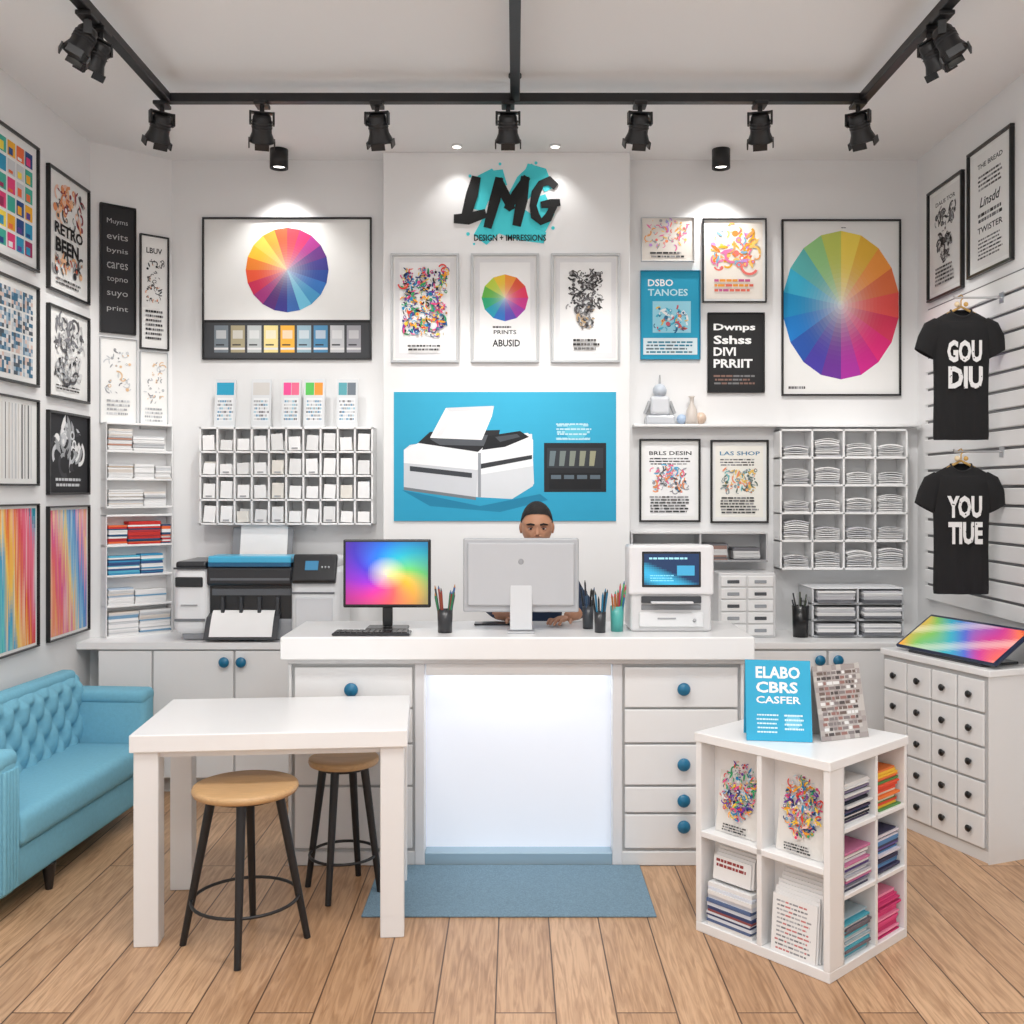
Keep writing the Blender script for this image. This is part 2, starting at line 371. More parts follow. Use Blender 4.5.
# ================================================================= STOOLS
def stool(x, y, h, r, rot, sp):
    mb = MB(T(x, y, 0, rz=rot))
    mb.lathe([(.0001,h-.032),(r*.8,h-.032),(r*.97,h-.026),(r,h-.015),(r*.985,h-.004),(r*.93,h),(r*.5,h-.003),(.0001,h-.005)], 40, C(216,174,124), 'wood')
    mb.lathe([(.0001,h-.045),(r*.7,h-.045),(r*.7,h-.031),(.0001,h-.031)], 24, BLACK, 'blackmetal')
    for i in range(4):
        a = pi/4 + i*pi/2
        t = Vector((math.cos(a)*r*.62, math.sin(a)*r*.62, h-.034)); f = Vector((math.cos(a)*sp, math.sin(a)*sp, 0))
        mb.cyl(f, t, .012, .017, 12, C(28,28,30), 'blackmetal')
    k = .30; rr = r*.62*k + sp*(1-k)
    mb.tube([(rr*math.cos(2*pi*i/32), rr*math.sin(2*pi*i/32), (h-.036)*k) for i in range(32)], .006, 8, C(28,28,30), 'blackmetal', True)
    mb.obj('bar_stool')
stool(-.955, 3.545, .56, .185, 53, .215)
stool(-.685, 4.0, .535, .14, 32, .155)

# ================================================================= SOFA
SF = C(124,188,212)
mb = MB(T(-2.25, 4.31, 0, rz=-4))
HL = .65
mb.box(.02, .42, -HL+.03, HL-.03, .1, .26, SF, 'fabric', .02, 3, smooth=True)
mb.box(.07, .445, -HL+.112, HL-.112, .25, .385, SF, 'fabric', .04, 4, smooth=True)
mb.box(0, .075, -HL+.03, HL-.03, .1, .70, SF, 'fabric', .03, 3, smooth=True)
for sgn in (-1, 1):
    a, c_ = sorted((sgn*(HL-.11), sgn*HL))
    mb.box(.0, .432, a, c_, .1, .61, SF, 'fabric', .03, 4, smooth=True)
    mb.box(.03, .432, a-.008, c_+.008, .565, .635, SF, 'fabric', .028, 4, smooth=True)
for i in range(5):
    mb.box(.425, .44, -HL+.008+i*.02, -HL+.026+i*.02, .12, .57, SF, 'fabric', .007, 2, smooth=True)
btn = []
for j, zz in enumerate((.455, .54, .625)):
    for i in range(9):
        yy = -.48+.12*i+(0.06 if j % 2 else 0)
        if yy < .52: btn.append((yy, zz))
NU, NV = 130, 36; vs = []; fs = []
for j in range(NV+1):
    for i in range(NU+1):
        yy = -.54+1.08*i/NU; zz = .36+.345*j/NV
        e = sum(math.exp(-((yy-a)**2+(zz-b_)**2)/(.022**2)) for a, b_ in btn)
        dia = abs(math.sin(pi*((yy+.48)/.12+(zz-.455)/.17)))**.5*abs(math.sin(pi*((yy+.48)/.12-(zz-.455)/.17)))**.5
        edge = min(1, (NV-j)/5.0)**.5
        x_ = .065 + edge*(.035 + .024*dia) - .03*min(1, e)*edge
        vs.append((x_, yy, zz))
for j in range(NV):
    for i in range(NU): fs.append([j*(NU+1)+i, j*(NU+1)+i+1, (j+1)*(NU+1)+i+1, (j+1)*(NU+1)+i])
mb.add(vs, fs, SF, 'fabric', True)
mb.box(.0, .085, -HL+.09, HL-.09, .67, .73, SF, 'fabric', .026, 4, smooth=True)
for a, b_ in btn: mb.ball((.085, a, b_), .009, C(90,158,188), 'fabric', 8)
for lx in (.06, .40):
    for ly in (-.27, .60): mb.cyl((lx, ly, 0), (lx, ly, .105), .014, .028, 12, C(35,30,28), 'wood')
mb.obj('loveseat')

# ================================================================= APOTHECARY CABINET + DISPLAY
AA = -69.3; MA = T(1.80, 4.88, 0, rz=AA)
mb = MB(MA); Wd, Dp, Hh = .65, .27, .83
mb.box(0, Wd, 0, Dp, .05, Hh-.03, C(190,190,190), 'paint'); mb.box(.0, Wd, 0.0, Dp, 0, .05, C(225,225,225), 'paint')
mb.box(Wd, Wd+.004, -.01, Dp, 0, Hh-.03, C(232,232,232), 'paint')
mb.box(-.008, Wd+.012, -.016, Dp, Hh-.03, Hh, C(240,240,240), 'paint', .004, 2)
nc, nr = 4, 5
for i in range(nc):
    for j in range(nr):
        a = .015+i*(Wd-.03)/nc; b_ = a+(Wd-.03)/nc-.008; z0_ = .06+j*(Hh-.1)/nr; z1_ = z0_+(Hh-.1)/nr-.01
        drawer(mb, a, b_, 0, z0_, z1_, [((a+b_)/2, (z0_+z1_)/2)], kc=BLACK, t=.012, kr=.016)
mb.obj('drawer_cabinet')
mb = MB(MA @ T(.36, .0, Hh))
tilt = Matrix.Rotation(math.radians(-58), 4, 'X')
mb.box(-.22, .22, .02, .24, 0, .012, DARK, 'plastic', .004)
mb.box(-.03, .03, .17, .19, .01, .10, DARK, 'plastic')
MM = T(0, .012, .022) @ tilt @ T(0, 0, .13)
mb.box(-.30, .30, -.0, .016, -.125, .135, C(25,40,70), 'plastic', .005, 2, M=MM)
A = Art(mb, MM, .57, .235, L=.0005, kind='screen')
TP = [C(200,80,60), C(225,150,50), C(110,170,80), C(40,150,170), C(70,90,180), C(185,60,130), C(225,110,60)]
A.grad(0, 0, 1, 1, lambda u, v: mixc(pal_at(TP, (.15+u*.75+.15*v+.05*math.sin(8*u+5*v)) % 1), C(230,220,200), .35*max(0, math.sin(7*u-9*v))), 36, 16)
mb.obj('drawing_tablet')

# ================================================================= DISPLAY CUBE
DA = -48; O = Vector((.657, 3.636, 0)); MD = T(O.x, O.y, 0, rz=DA)
mb = MB(MD); LA, LB, HC = .54, .52, .72; w = C(239,239,239)
def bb(x0,x1,y0,y1,z0,z1): mb.box(x0,x1,y0,y1,z0,z1,w,'paint',.002)
bb(0,LA,0,LB,0,.035); bb(-.004,LA+.004,-.004,LB+.004,HC-.032,HC)
bb(0,.024,0,LB,.035,HC-.032); bb(.024,LA,.08,.092,.035,HC-.032)
bb(LA-.024,LA,0,.092,.035,HC-.032); bb(.26,.28,0,.08,.035,HC-.032); bb(.024,LA-.024,0,.08,.345,.367)
bb(.2,.212,.092,LB-.016,.035,HC-.032); bb(.024,LA,LB-.018,LB,.035,HC-.032)
bb(.212,LA,.297,.312,.035,HC-.032)
for z in (.245,.465): bb(.212,LA,.092,LB-.018,z,z+.016)
mb.obj('display_shelf')
def stack(mb, x0, x1, y0, y1, z0, h, pal, t=.009, jit=.01):
    z = z0
    while z + t < z0 + h:
        tt = t*U(.6, 1.4); c = random.choice(pal); dx = U(-jit, jit); dy = U(-jit, jit)
        mb.box(x0+.012+dx, x1-.012+dx, y0+.012+dy, y1-.012+dy, z, z+tt*.92, c, 'paper'); z += tt
PB = [[C(25,40,65), C(50,105,165), C(140,130,160), C(230,230,230), C(70,60,90), C(30,35,50)], [C(250,200,60), C(240,130,60), C(90,150,80), C(235,225,200), C(240,90,60)],
      [C(180,180,190), C(200,120,160), C(90,70,130), C(235,235,235), C(60,60,80)], [C(60,60,90), C(110,90,160), C(220,215,225), C(90,140,190)],
      [C(80,170,190), C(230,230,230), C(170,190,200), C(120,110,120)], [C(235,80,140), C(245,150,185), C(210,60,120)]]
mb = MB(MD)
cells = [(.1,.29,.481),(.32,.495,.481),(.1,.29,.261),(.32,.495,.261),(.1,.29,.035),(.32,.495,.035)]
for (a, b_, z), pal in zip(cells, PB):
    stack(mb, .25, LA-.005, a, b_, z+.0005, U(.12, .16), pal, .007)
mb.obj('magazine_stack')
def card(name, M, w, h, art, t=.004, paper=C(240,240,240)):
    mb = MB(); mb.box(-w/2, w/2, -t, 0, -h/2, h/2, paper, 'paper', M=M); art(Art(mb, M, w, h, L=t)); return mb.obj(name)
LPAL = PAL + [WHITE, C(240,200,190), C(190,215,230), GREY]
def a_doodle(A): A.rect(0,0,1,1,C(226,223,218)); A.doodle(.1, .2, .9, .94, 330, LPAL, .1, True); A.bars(.2, .04, .8, .14, 3, GPAL)
for cx in (.143, .397):
    lean = 9; hh = .275
    card('art_print', MD @ T(cx, .05, .367, rx=-lean) @ T(0, 0, hh/2+.001), .18, hh, a_doodle)
mb = MB(MD)
stack(mb, .035, .245, -.004, .078, .036, .16, [C(235,235,235), C(90,110,150), C(210,210,215), C(60,70,110), C(220,225,235), C(150,80,80)], .012, .004)
for k in range(5):
    M_ = T(.14+U(-.006,.006), .03+k*.006, .2, rx=-6); h_ = .085+.01*k
    mb.box(-.08, .08, -.003, 0, 0, h_, random.choice([C(235,235,235), C(90,110,150), C(60,70,110), C(220,225,235)]), 'paper', M=M_)
    A = Art(mb, M_ @ T(0,0,h_/2), .16, h_, L=.0032); A.bars(.05, .55, .9, .95, 2, random.choice([[C(60,80,140)], [C(150,60,60)], GPAL]))
for k in range(8):
    M_ = T(.397+U(-.004,.004)+.002*k, .012+k*.006, .036, rx=-5); h_ = .19+.011*k
    mb.box(-.085, .085, -.003, 0, 0, h_, C(238,238,238), 'paper', M=M_)
    A = Art(mb, M_ @ T(0,0,h_/2), .17, h_, L=.0032); A.bars(.08, .05 if k == 0 else .88, .9, .95, 12 if k == 0 else 1, [C(200,120,120), C(150,150,155), C(180,180,185), C(120,120,125)], .4)
mb.obj('brochure_pile')
def tent(name, M, w, h, art, paper):
    mb = MB(M); tl = 12
    Mf = T(0, 0, 0, rx=-tl) @ T(0, 0, h/2)
    mb.box(-w/2, w/2, -.004, 0, -h/2, h/2, paper, 'paper', M=Mf); art(Art(mb, Mf, w, h, L=.004))
    Mb = T(0, 2*h*math.sin(math.radians(tl)), 0, rx=tl) @ T(0, 0, h/2)
    mb.box(-w/2, w/2, -.004, 0, -h/2, h/2, paper, 'paper', M=Mb)
    return mb.obj(name)
def a_bluesign(A):
    A.text('ELABO', .16, .77, .84, .92, WHITE, .03); A.text('CBRS', .16, .59, .8, .73, WHITE, .03); A.text('CASFER', .16, .46, .84, .55, WHITE, .02)
    A.bars(.16, .1, .5, .36, 5, C(215,238,245), .35); A.ell(.72, .24, .12, .09, C(110,195,225)); A.bars(.58, .14, .88, .36, 4, C(215,238,245), .4)
tent('tabletop_sign', T(.925, 3.50, HC+.0005, rz=-8), .225, .28, a_bluesign, C(52,168,208))
def a_greysign(A):
    A.grad(0, .0, 1, 1, lambda u, v: random.choice([C(175,168,165), C(160,152,150), C(192,188,184)]), 10, 14)
    A.bars(.06, .06, .96, .94, 13, [C(110,95,90), C(130,122,122), C(225,225,225), C(150,110,104), C(80,74,74)], .6)
tent('tabletop_sign', T(1.165, 3.53, HC+.0005, rz=22), .205, .26, a_greysign, C(185,182,180))

# ================================================================= PERSON BEHIND THE COUNTER
def skinned(pts, edges, rad, root=0, sub=2):
    bm = bmesh.new(); L = bm.verts.layers.skin.verify(); V = []
    for i, p in enumerate(pts):
        v = bm.verts.new(p); V.append(v); r = rad[i]; v[L].radius = r if isinstance(r, tuple) else (r, r); v[L].use_root = (i == root)
    for a, b_ in edges: bm.edges.new((V[a], V[b_]))
    me = bpy.data.meshes.new('sk'); bm.to_mesh(me); bm.free()
    ob = bpy.data.objects.new('sk', me); scene.collection.objects.link(ob)
    m1 = ob.modifiers.new('s', 'SKIN'); m1.use_smooth_shade = True
    m2 = ob.modifiers.new('ss', 'SUBSURF'); m2.levels = sub; m2.render_levels = sub
    dg = bpy.context.evaluated_depsgraph_get(); ev = bpy.data.meshes.new_from_object(ob.evaluated_get(dg))
    vs = [tuple(v.co) for v in ev.vertices]; fs = [list(p.vertices) for p in ev.polygons]
    bpy.data.objects.remove(ob); bpy.data.meshes.remove(me); bpy.data.meshes.remove(ev)
    return vs, fs
PX, PY = .108, 5.02; SEAT = .62
SK = C(196,142,110); NAVY = C(34,52,78); PANT = C(45,48,56)
pts = [(0,0,SEAT+.11), (0,.0,SEAT+.27), (0,-.02,SEAT+.42), (0,-.03,SEAT+.56), (0,-.04,SEAT+.63), (0,-.06,SEAT+.70)]
rad = [(.145,.11),(.125,.095),(.145,.105),(.12,.085),(.06,.06),(.052,.055)]
edges = [(0,1),(1,2),(2,3),(3,4),(4,5)]
for sgn in (-1, 1):
    b0 = len(pts)
    pts += [(sgn*.155,-.03,SEAT+.54), (sgn*.19,-.06,SEAT+.46), (sgn*.235,-.18,CT+.065), (sgn*.19,-.33,CT+.043), (sgn*.125,-.40,CT+.032)]
    rad += [.058,.052,.043,.036,.026]
    edges += [(3,b0),(b0,b0+1),(b0+1,b0+2),(b0+2,b0+3),(b0+3,b0+4)]
    b0 = len(pts)
    pts += [(sgn*.1,-.03,SEAT+.085), (sgn*.12,-.33,SEAT+.07), (sgn*.12,-.31,.42), (sgn*.12,-.26,.24), (sgn*.125,-.31,.2)]
    rad += [.085,.062,.052,.036,.036]
    edges += [(0,b0),(b0,b0+1),(b0+1,b0+2),(b0+2,b0+3),(b0+3,b0+4)]
vs, fs = skinned(pts, edges, rad)
mb = MB(T(PX, PY, 0))
cols = []; sk_f = []; cl_f = []; cl_c = []
for f in fs:
    c = Vector((0,0,0))
    for i in f: c += Vector(vs[i])
    c /= len(f)
    if c.z > SEAT+.625 or (c.y < -.35 and c.z > CT-.02): sk_f.append(f)
    else: cl_f.append(f); cl_c.append(BLACK if c.z < .25 else PANT if c.z < SEAT+.17 else NAVY)
mb.add(vs, cl_f, None, 'fabric', True, cols=cl_c); mb.add(vs, sk_f, SK, 'skin', True)
for sgn in (-1, 1):
    bx_, by_, bz_ = sgn*.125, -.40, CT+.028
    d = Vector((-sgn*.45, -.9, 0)).normalized(); sd = Vector((d.y, -d.x, 0))*sgn
    v_, f_ = skinned([(bx_,by_,bz_), tuple(Vector((bx_,by_,bz_))+d*.04), tuple(Vector((bx_,by_,bz_-.004))+d*.085)], [(0,1),(1,2)], [(.024,.016),(.036,.014),(.036,.012)])
    mb.add(v_, f_, SK, 'skin', True)
    for k, (off, ln) in enumerate(((-.03,.062),(-.01,.075),(.011,.07),(.03,.055))):
        s0 = Vector((bx_,by_,bz_-.003))+d*.08+sd*off
        v_, f_ = skinned([tuple(s0), tuple(s0+d*ln*.5+Vector((0,0,.006))), tuple(s0+d*ln*.8+Vector((0,0,-.004))), tuple(s0+d*ln+Vector((0,0,-.014)))], [(0,1),(1,2),(2,3)], [.0085,.008,.0075,.006])
        mb.add(v_, f_, SK, 'skin', True)
    s0 = Vector((bx_,by_,bz_-.004))+d*.03-sd*.03
    v_, f_ = skinned([tuple(s0), tuple(s0+d*.025-sd*.022), tuple(s0+d*.052-sd*.03+Vector((0,0,-.008)))], [(0,1),(1,2)], [.011,.0095,.007])
    mb.add(v_, f_, SK, 'skin', True)
    mb.box(sgn*.12-.042, sgn*.12+.042, -.44, -.21, .165, .235, BLACK, 'plastic', .03, 3, smooth=True)
HZ = 1.54-.122; MH = T(0, -.075, HZ, rx=6)
def head_pt(th, ph):
    x = math.sin(th)*math.cos(ph); y = math.sin(th)*math.sin(ph); z = math.cos(th)
    sx = .077; sy = .094; sz = .112
    if z < 0: sx *= 1-.28*z*z
    if z > .3: sx *= 1+.05*(z-.3)
    yy = y*sy
    if z < -.2 and y > 0: yy *= 1-.35*(-z-.2)
    if z < -.3 and y < 0: yy *= 1.04
    if y < -.35:
        yy += -.005*math.exp(-((z-.23)/.09)**2) + .011*math.exp(-((z-.04)/.10)**2)*math.exp(-((abs(x)-.42)/.2)**2)   # brow, sockets
        yy += -.004*math.exp(-((z+.2)/.14)**2)*math.exp(-((abs(x)-.5)/.18)**2) - .006*math.exp(-((z+.85)/.12)**2)   # cheekbones, chin
    return (x*sx, yy, z*sz)
NT, NP = 48, 64; vs = []; fs = []; cs = []
for j in range(NT+1):
    for i in range(NP): vs.append(head_pt(pi*j/NT, 2*pi*i/NP))
STUB = mixc(SK, C(70,50,42), .4)
for j in range(NT):
    for i in range(NP):
        fs.append([j*NP+i, j*NP+(i+1)%NP, (j+1)*NP+(i+1)%NP, (j+1)*NP+i])
        z_ = math.cos(pi*(j+.5)/NT); y_ = math.sin(2*pi*(i+.5)/NP)
        cs.append(STUB if (z_ < -.5 and y_ < .1) else SK)
mb.add(vs, fs, None, 'skin', True, cols=cs, M=MH)
v_, f_ = skinned([(0,-.086,.014),(0,-.096,-.014),(0,-.104,-.030)], [(0,1),(1,2)], [.007,.008,.0115]); mb.add(v_, f_, SK, 'skin', True, M=MH)
for sgn in (-1, 1):
    mb.ball((sgn*.012,-.096,-.032), .0065, SK, 'skin', 8, M=MH)
    mb.ball((sgn*.031,-.0745,.003), .0125, C(205,196,190), 'plastic', 14, (1.0,.8,.5), M=MH); mb.ball((sgn*.031,-.0828,.002), .0062, C(30,18,14), 'plastic', 12, (1,.45,.85), M=MH)
    v_, f_ = skinned([(sgn*.016,-.082,.0085),(sgn*.031,-.0855,.0115),(sgn*.046,-.076,.008)], [(0,1),(1,2)], [.0035,.0052,.0035]); mb.add(v_, f_, C(150,100,78), 'skin', True, M=MH)
    v_, f_ = skinned([(sgn*.017,-.081,-.006),(sgn*.031,-.0835,-.008),(sgn*.045,-.076,-.006)], [(0,1),(1,2)], [.003,.0038,.003]); mb.add(v_, f_, C(172,120,94), 'skin', True, M=MH)
    v_, f_ = skinned([(sgn*.012,-.0935,.022),(sgn*.032,-.0945,.027),(sgn*.053,-.080,.021)], [(0,1),(1,2)], [.0042,.0055,.003]); mb.add(v_, f_, C(20,13,11), 'hair', True, M=MH)
    mb.ball((sgn*.078,.004,-.005), .026, SK, 'skin', 12, (.35,.6,1.1), M=MH); mb.ball((sgn*.083,-.001,-.003), .015, C(160,108,82), 'skin', 10, (.3,.6,1.1), M=MH)
mb.ball((0,-.087,-.060), .022, C(150,86,76), 'skin', 12, (1.0,.35,.22), M=MH); mb.ball((0,-.086,-.067), .018, C(160,94,84), 'skin', 12, (1.0,.4,.28), M=MH)
vs = []; fs = []
def hairline(ph):
    fr = -math.sin(ph)
    side = math.exp(-((abs(math.cos(ph))-.97)/.12)**2)
    return .50*pi - (0.215*pi)*max(0, fr)**.35 + .12*pi*max(0, -fr) + .04*pi*side
NJ = 20
for j in range(NJ+1):
    for i in range(NP):
        ph = 2*pi*i/NP; th = hairline(ph)*j/NJ; p = Vector(head_pt(th, ph)); k_ = (j/NJ)
        e = 1.06 + .008*math.sin(ph*13+j*2) - .045*k_**4
        vs.append((p.x*(e+.02), p.y*(e+.02)+.002, p.z*(e+.055*(1-k_**3))+.002))
for j in range(NJ):
    for i in range(NP): fs.append([j*NP+i, j*NP+(i+1)%NP, (j+1)*NP+(i+1)%NP, (j+1)*NP+i])
mb.add(vs, fs, C(24,17,14), 'hair', True, M=MH)
mb.obj('seated_man')
mb = MB(T(PX, PY+.02, 0))
mb.lathe([(.0001,SEAT-.06),(.17,SEAT-.06),(.19,SEAT-.04),(.19,SEAT-.015),(.17,SEAT),(.0001,SEAT)], 32, DARK, 'fabric')
mb.cyl((0,0,.06), (0,0,SEAT-.055), .025, .025, 16, LG, 'metal')
mb.tube([(.2*math.cos(2*pi*i/32), .2*math.sin(2*pi*i/32)-.15, .15) for i in range(32)], .011, 8, LG, 'metal', True)
mb.cyl((0,.0,.16), (0,-.34,.15), .008, .008, 8, LG, 'metal'); 
for i in range(5):
    a = 2*pi*i/5+.3; mb.cyl((0,0,.09), (.24*math.cos(a), .24*math.sin(a), .05), .018, .012, 8, DARK, 'plastic'); mb.ball((.24*math.cos(a), .24*math.sin(a), .0251), .025, BLACK, 'plastic', 10)
mb.obj('drafting_stool')

# ================================================================= ON THE COUNTER
e = CT+.0005
d = 4.40; mb = MB(T(X(387,d), d, e))
w_, h_ = .385, .30; zb = .10
mb.box(-w_/2, w_/2, -.005, .025, zb, zb+h_, BLACK, 'plastic', .006, 2); mb.box(-.1, .1, .02, .05, zb+.06, zb+.24, DARK, 'plastic', .01)
A = Art(mb, T(0,-.005,zb+h_/2+.002), w_-.024, h_-.026, L=.0005, kind='screen')
SP = [C(30,110,215), C(70,50,190), C(140,40,190), C(215,50,150), C(235,90,90), C(240,170,50), C(100,190,100), C(30,170,190), C(30,110,215)]
def scr(u, v):
    a = (math.atan2(v-.45, u-.5)/(2*pi)+.62+.25*math.hypot(u-.5,v-.5)) % 1; r = math.hypot((u-.5)*1.1, v-.5)
    return mixc(mixc(pal_at(SP, a), C(255,230,170), max(0, .7-r*2.6)), C(20,30,90), max(0, min(.5, r*1.4-.45)))
A.grad(0, 0, 1, 1, scr, 44, 32)
mb.box(-.022, .022, .015, .035, .015, zb+.1, BLACK, 'plastic', .004); mb.box(-.09, .09, -.05, .08, 0, .014, BLACK, 'plastic', .005, 2)
mb.obj('computer_monitor')
mb = MB(T(X(372,4.27), 4.275, e, rz=0)); mb.box(-.165, .165, -.05, .05, 0, .012, DARK, 'plastic', .004)
for r_ in range(4):
    for c_ in range(13): mb.box(-.155+c_*.024, -.135+c_*.024, -.042+r_*.022, -.024+r_*.022, .012, .016, C(30,30,33), 'plastic')
mb.obj('keyboard')
d = 4.37; mb = MB(T(X(521,d), d, e))
SIL = C(178,180,184); zt = Z(538,d)-e; zb = Z(612,d)-e; w_ = .505
mb.box(-w_/2, w_/2, -.01, .012, zb, zt, SIL, 'plastic', .008, 3); mb.box(-w_/2+.02, w_/2-.02, -.022, -.008, zb+.03, zt-.02, C(188,190,194), 'plastic', .007, 3)
mb.box(-w_/2+.008, w_/2-.008, .011, .0135, zb+.035, zt-.008, C(60,110,170), 'screen')
mb.box(-.048, .048, -.05, -.04, .005, zb+.15, C(208,210,213), 'plastic', .004, 2, M=T(0,0,0,rx=-8)); 
mb.box(-.06, .06, -.07, .055, 0, .008, C(190,192,195), 'plastic', .003, 2)
mb.ball((0,-.0225,(zt+zb)/2+.06), .012, C(150,152,156), 'plastic', 12, (1,.1,1.1))
mb.obj('desktop_computer')
mb = MB(T(X(518,4.55), 4.60, e)); mb.box(-.2, .06, -.04, .04, 0, .008, C(40,42,48), 'plastic', .003); mb.obj('keyboard')
def pencup(px, d, r, h, col, pens, cols):
    mb = MB(T(X(px,d), d, e))
    mb.lathe([(.0001,0),(r*.9,0),(r,h),(r*.9,h),(r*.82,.006),(.0001,.006)], 20, col, 'plastic')
    for i in range(pens):
        a = U(0, 2*pi); b0 = Vector((math.cos(a)*r*.4, math.sin(a)*r*.4, .008)); t = Vector((math.cos(a)*r*1.25, math.sin(a)*r*1.1, h+U(.04,.1)))
        c = random.choice(cols); mb.cyl(b0, t, .0042, .0042, 8, c, 'plastic'); mb.cyl(t, t+(t-b0).normalized()*.014, .004, .001, 8, random.choice(cols), 'plastic')
    mb.obj('pen_cup')
pencup(445, 4.34, .034, .1, DARK, 12, [C(40,120,80), C(180,120,60), C(60,60,64), C(150,60,50), C(40,90,150)])
pencup(588, 4.46, .026, .1, C(60,64,70), 9, [BLACK, DARK, C(60,90,120)])
pencup(600, 4.34, .026, .09, DARK, 9, [BLACK, C(30,120,160), DARK])
pencup(617, 4.38, .03, .11, C(80,172,165), 12, [C(60,160,130), C(200,70,90), C(90,170,90), C(40,110,150), C(180,110,60)])
# photo kiosk
d = 4.36; mb = MB(T(X(671,d), d, e)); w_ = .355; h_ = .372
mb.box(-w_/2, w_/2, .0, .22, .0, h_, C(215,215,216), 'plastic', .014, 3)
mb.box(-w_/2-.008, w_/2+.008, -.012, .06, .16, h_+.006, C(228,228,230), 'plastic', .012, 3)
mb.box(-.128, .128, -.0155, -.010, .195, .35, BLACK, 'plastic', .004)
A = Art(mb, T(-.0,-.0155,.273), .238, .135, L=.0004, kind='screen'); A.grad(0,0,1,1, lambda u,v: mixc(C(18,45,82), C(50,160,200), max(0,math.sin(3*u+4*v))*(v<.75)), 22, 14)
A.bars(.1,.12,.55,.36,3,C(120,200,230),.4); A.rect(.6,.3,.92,.62,C(60,150,190)); A.bars(.08,.82,.9,.92,1,C(150,210,230),.6)
mb.box(-.13, .13, -.014, 0.0, .125, .155, C(60,62,66), 'plastic', .003); mb.box(-.13, .13, -.004, .0, .095, .118, C(130,132,135), 'plastic', .003)
mb.box(-.09, .09, -.05, 0.02, .128, .134, C(225,225,228), 'paper')
mb.box(-.14, .14, -.010, .0, .02, .085, C(228,229,230), 'plastic', .005); mb.box(-.06, .02, -.012, -.008, .055, .062, GREY, 'plastic'); mb.ball((.1,-.012,.05), .008, GREY, 'plastic', 8)
mb.obj('photo_kiosk')

# ================================================================= LARGE PRINTER on the left cabinet
e2 = .8005
mb = MB(T(X(257,5.30), 5.285, e2) @ Matrix.Diagonal((.97, 1, 1.17, 1))); WB = C(238,240,242)
mb.box(-.42, .42, .03, .36, .0, .10, C(150,153,158), 'plastic', .02, 3)
mb.box(-.455, -.265, -.0, .37, .03, .335, WB, 'plastic', .04, 5)
mb.box(-.445, -.275, .01, .36, .325, .36, C(40,42,46), 'plastic', .014, 3)
mb.box(-.45, -.27, -.003, .01, .325, .333, C(60,62,66), 'plastic')
mb.box(.19, .455, -.02, .37, .02, .34, WB, 'plastic', .04, 5)
mb.box(.20, .445, .0, .35, .33, .375, C(225,227,230), 'plastic', .02, 3)
mb.box(-.272, .197, .04, .36, .06, .33, C(24,26,30), 'plastic', .01, 2)
mb.box(-.272, .197, .0, .05, .25, .335, C(40,42,47), 'plastic', .012, 2)
mb.box(-.25, .18, -.004, .004, .275, .285, C(120,124,130), 'metal'); mb.box(-.25, .18, .03, .042, .205, .235, C(90,94,100), 'plastic')
for k in range(4): mb.box(-.2+k*.1, -.18+k*.1, .02, .045, .10, .2, C(52,55,60), 'plastic', .003)
mb.box(-.28, .2, .06, .36, .33, .37, C(32,34,38), 'plastic', .012, 2)
mb.box(-.262, .19, -.005, .17, .352, .384, C(70,180,220), 'plastic', .006, 2)
mb.box(-.262, .19, -.010, .0, .336, .356, C(25,95,135), 'plastic', .003)
mb.box(-.445, -.28, -.006, .003, .09, .102, C(120,123,128), 'plastic'); mb.box(-.44, -.29, -.010, .0, .245, .29, C(36,38,42), 'plastic', .004); mb.box(-.41, -.32, -.006, .001, .16, .166, GREY, 'plastic')
Mp = T(.322, -.015, .33, rx=-30); mb.box(-.12, .12, -.012, .02, -.07, .07, C(28,30,34), 'plastic', .01, 3, M=Mp)
mb.box(-.05, .02, -.016, -.010, -.015, .03, C(50,110,145), 'screen', M=Mp)
for k in range(3): mb.ball((.06+.018*(k-1), -.014, 0), .005, LG, 'plastic', 8, M=Mp)
mb.box(.22, .42, -.026, -.018, .06, .2, C(222,224,228), 'plastic', .006); mb.box(.2, .43, -.024, -.016, .215, .224, C(110,113,118), 'plastic')
Mp = T(-.02, .29, .36, rx=-14); mb.box(-.2, .15, -.006, .006, 0, .15, C(130,133,138), 'plastic', .004, M=Mp); mb.box(-.15, .12, -.012, -.007, 0, .165, C(243,243,243), 'paper', M=Mp)
vs = []; n = 8
Mp = T(-.04, .04, .105, rx=0)
for i in range(n+1):
    t = i/n; vs += [(-.235, -.0-.085*t, .02-.112*t**1.5), (.165, -.0-.085*t, .02-.112*t**1.5)]
mb.add(vs, [[2*i, 2*i+1, 2*i+3, 2*i+2] for i in range(n)], C(60,63,68), 'plastic', M=Mp)
vs = [(a+(.03 if a < 0 else -.03), b_-.002, c_+.012) for a, b_, c_ in vs]
mb.add(vs, [[2*i, 2*i+1, 2*i+3, 2*i+2] for i in range(n)], C(243,243,243), 'paper', M=Mp)
mb.obj('large_format_printer')

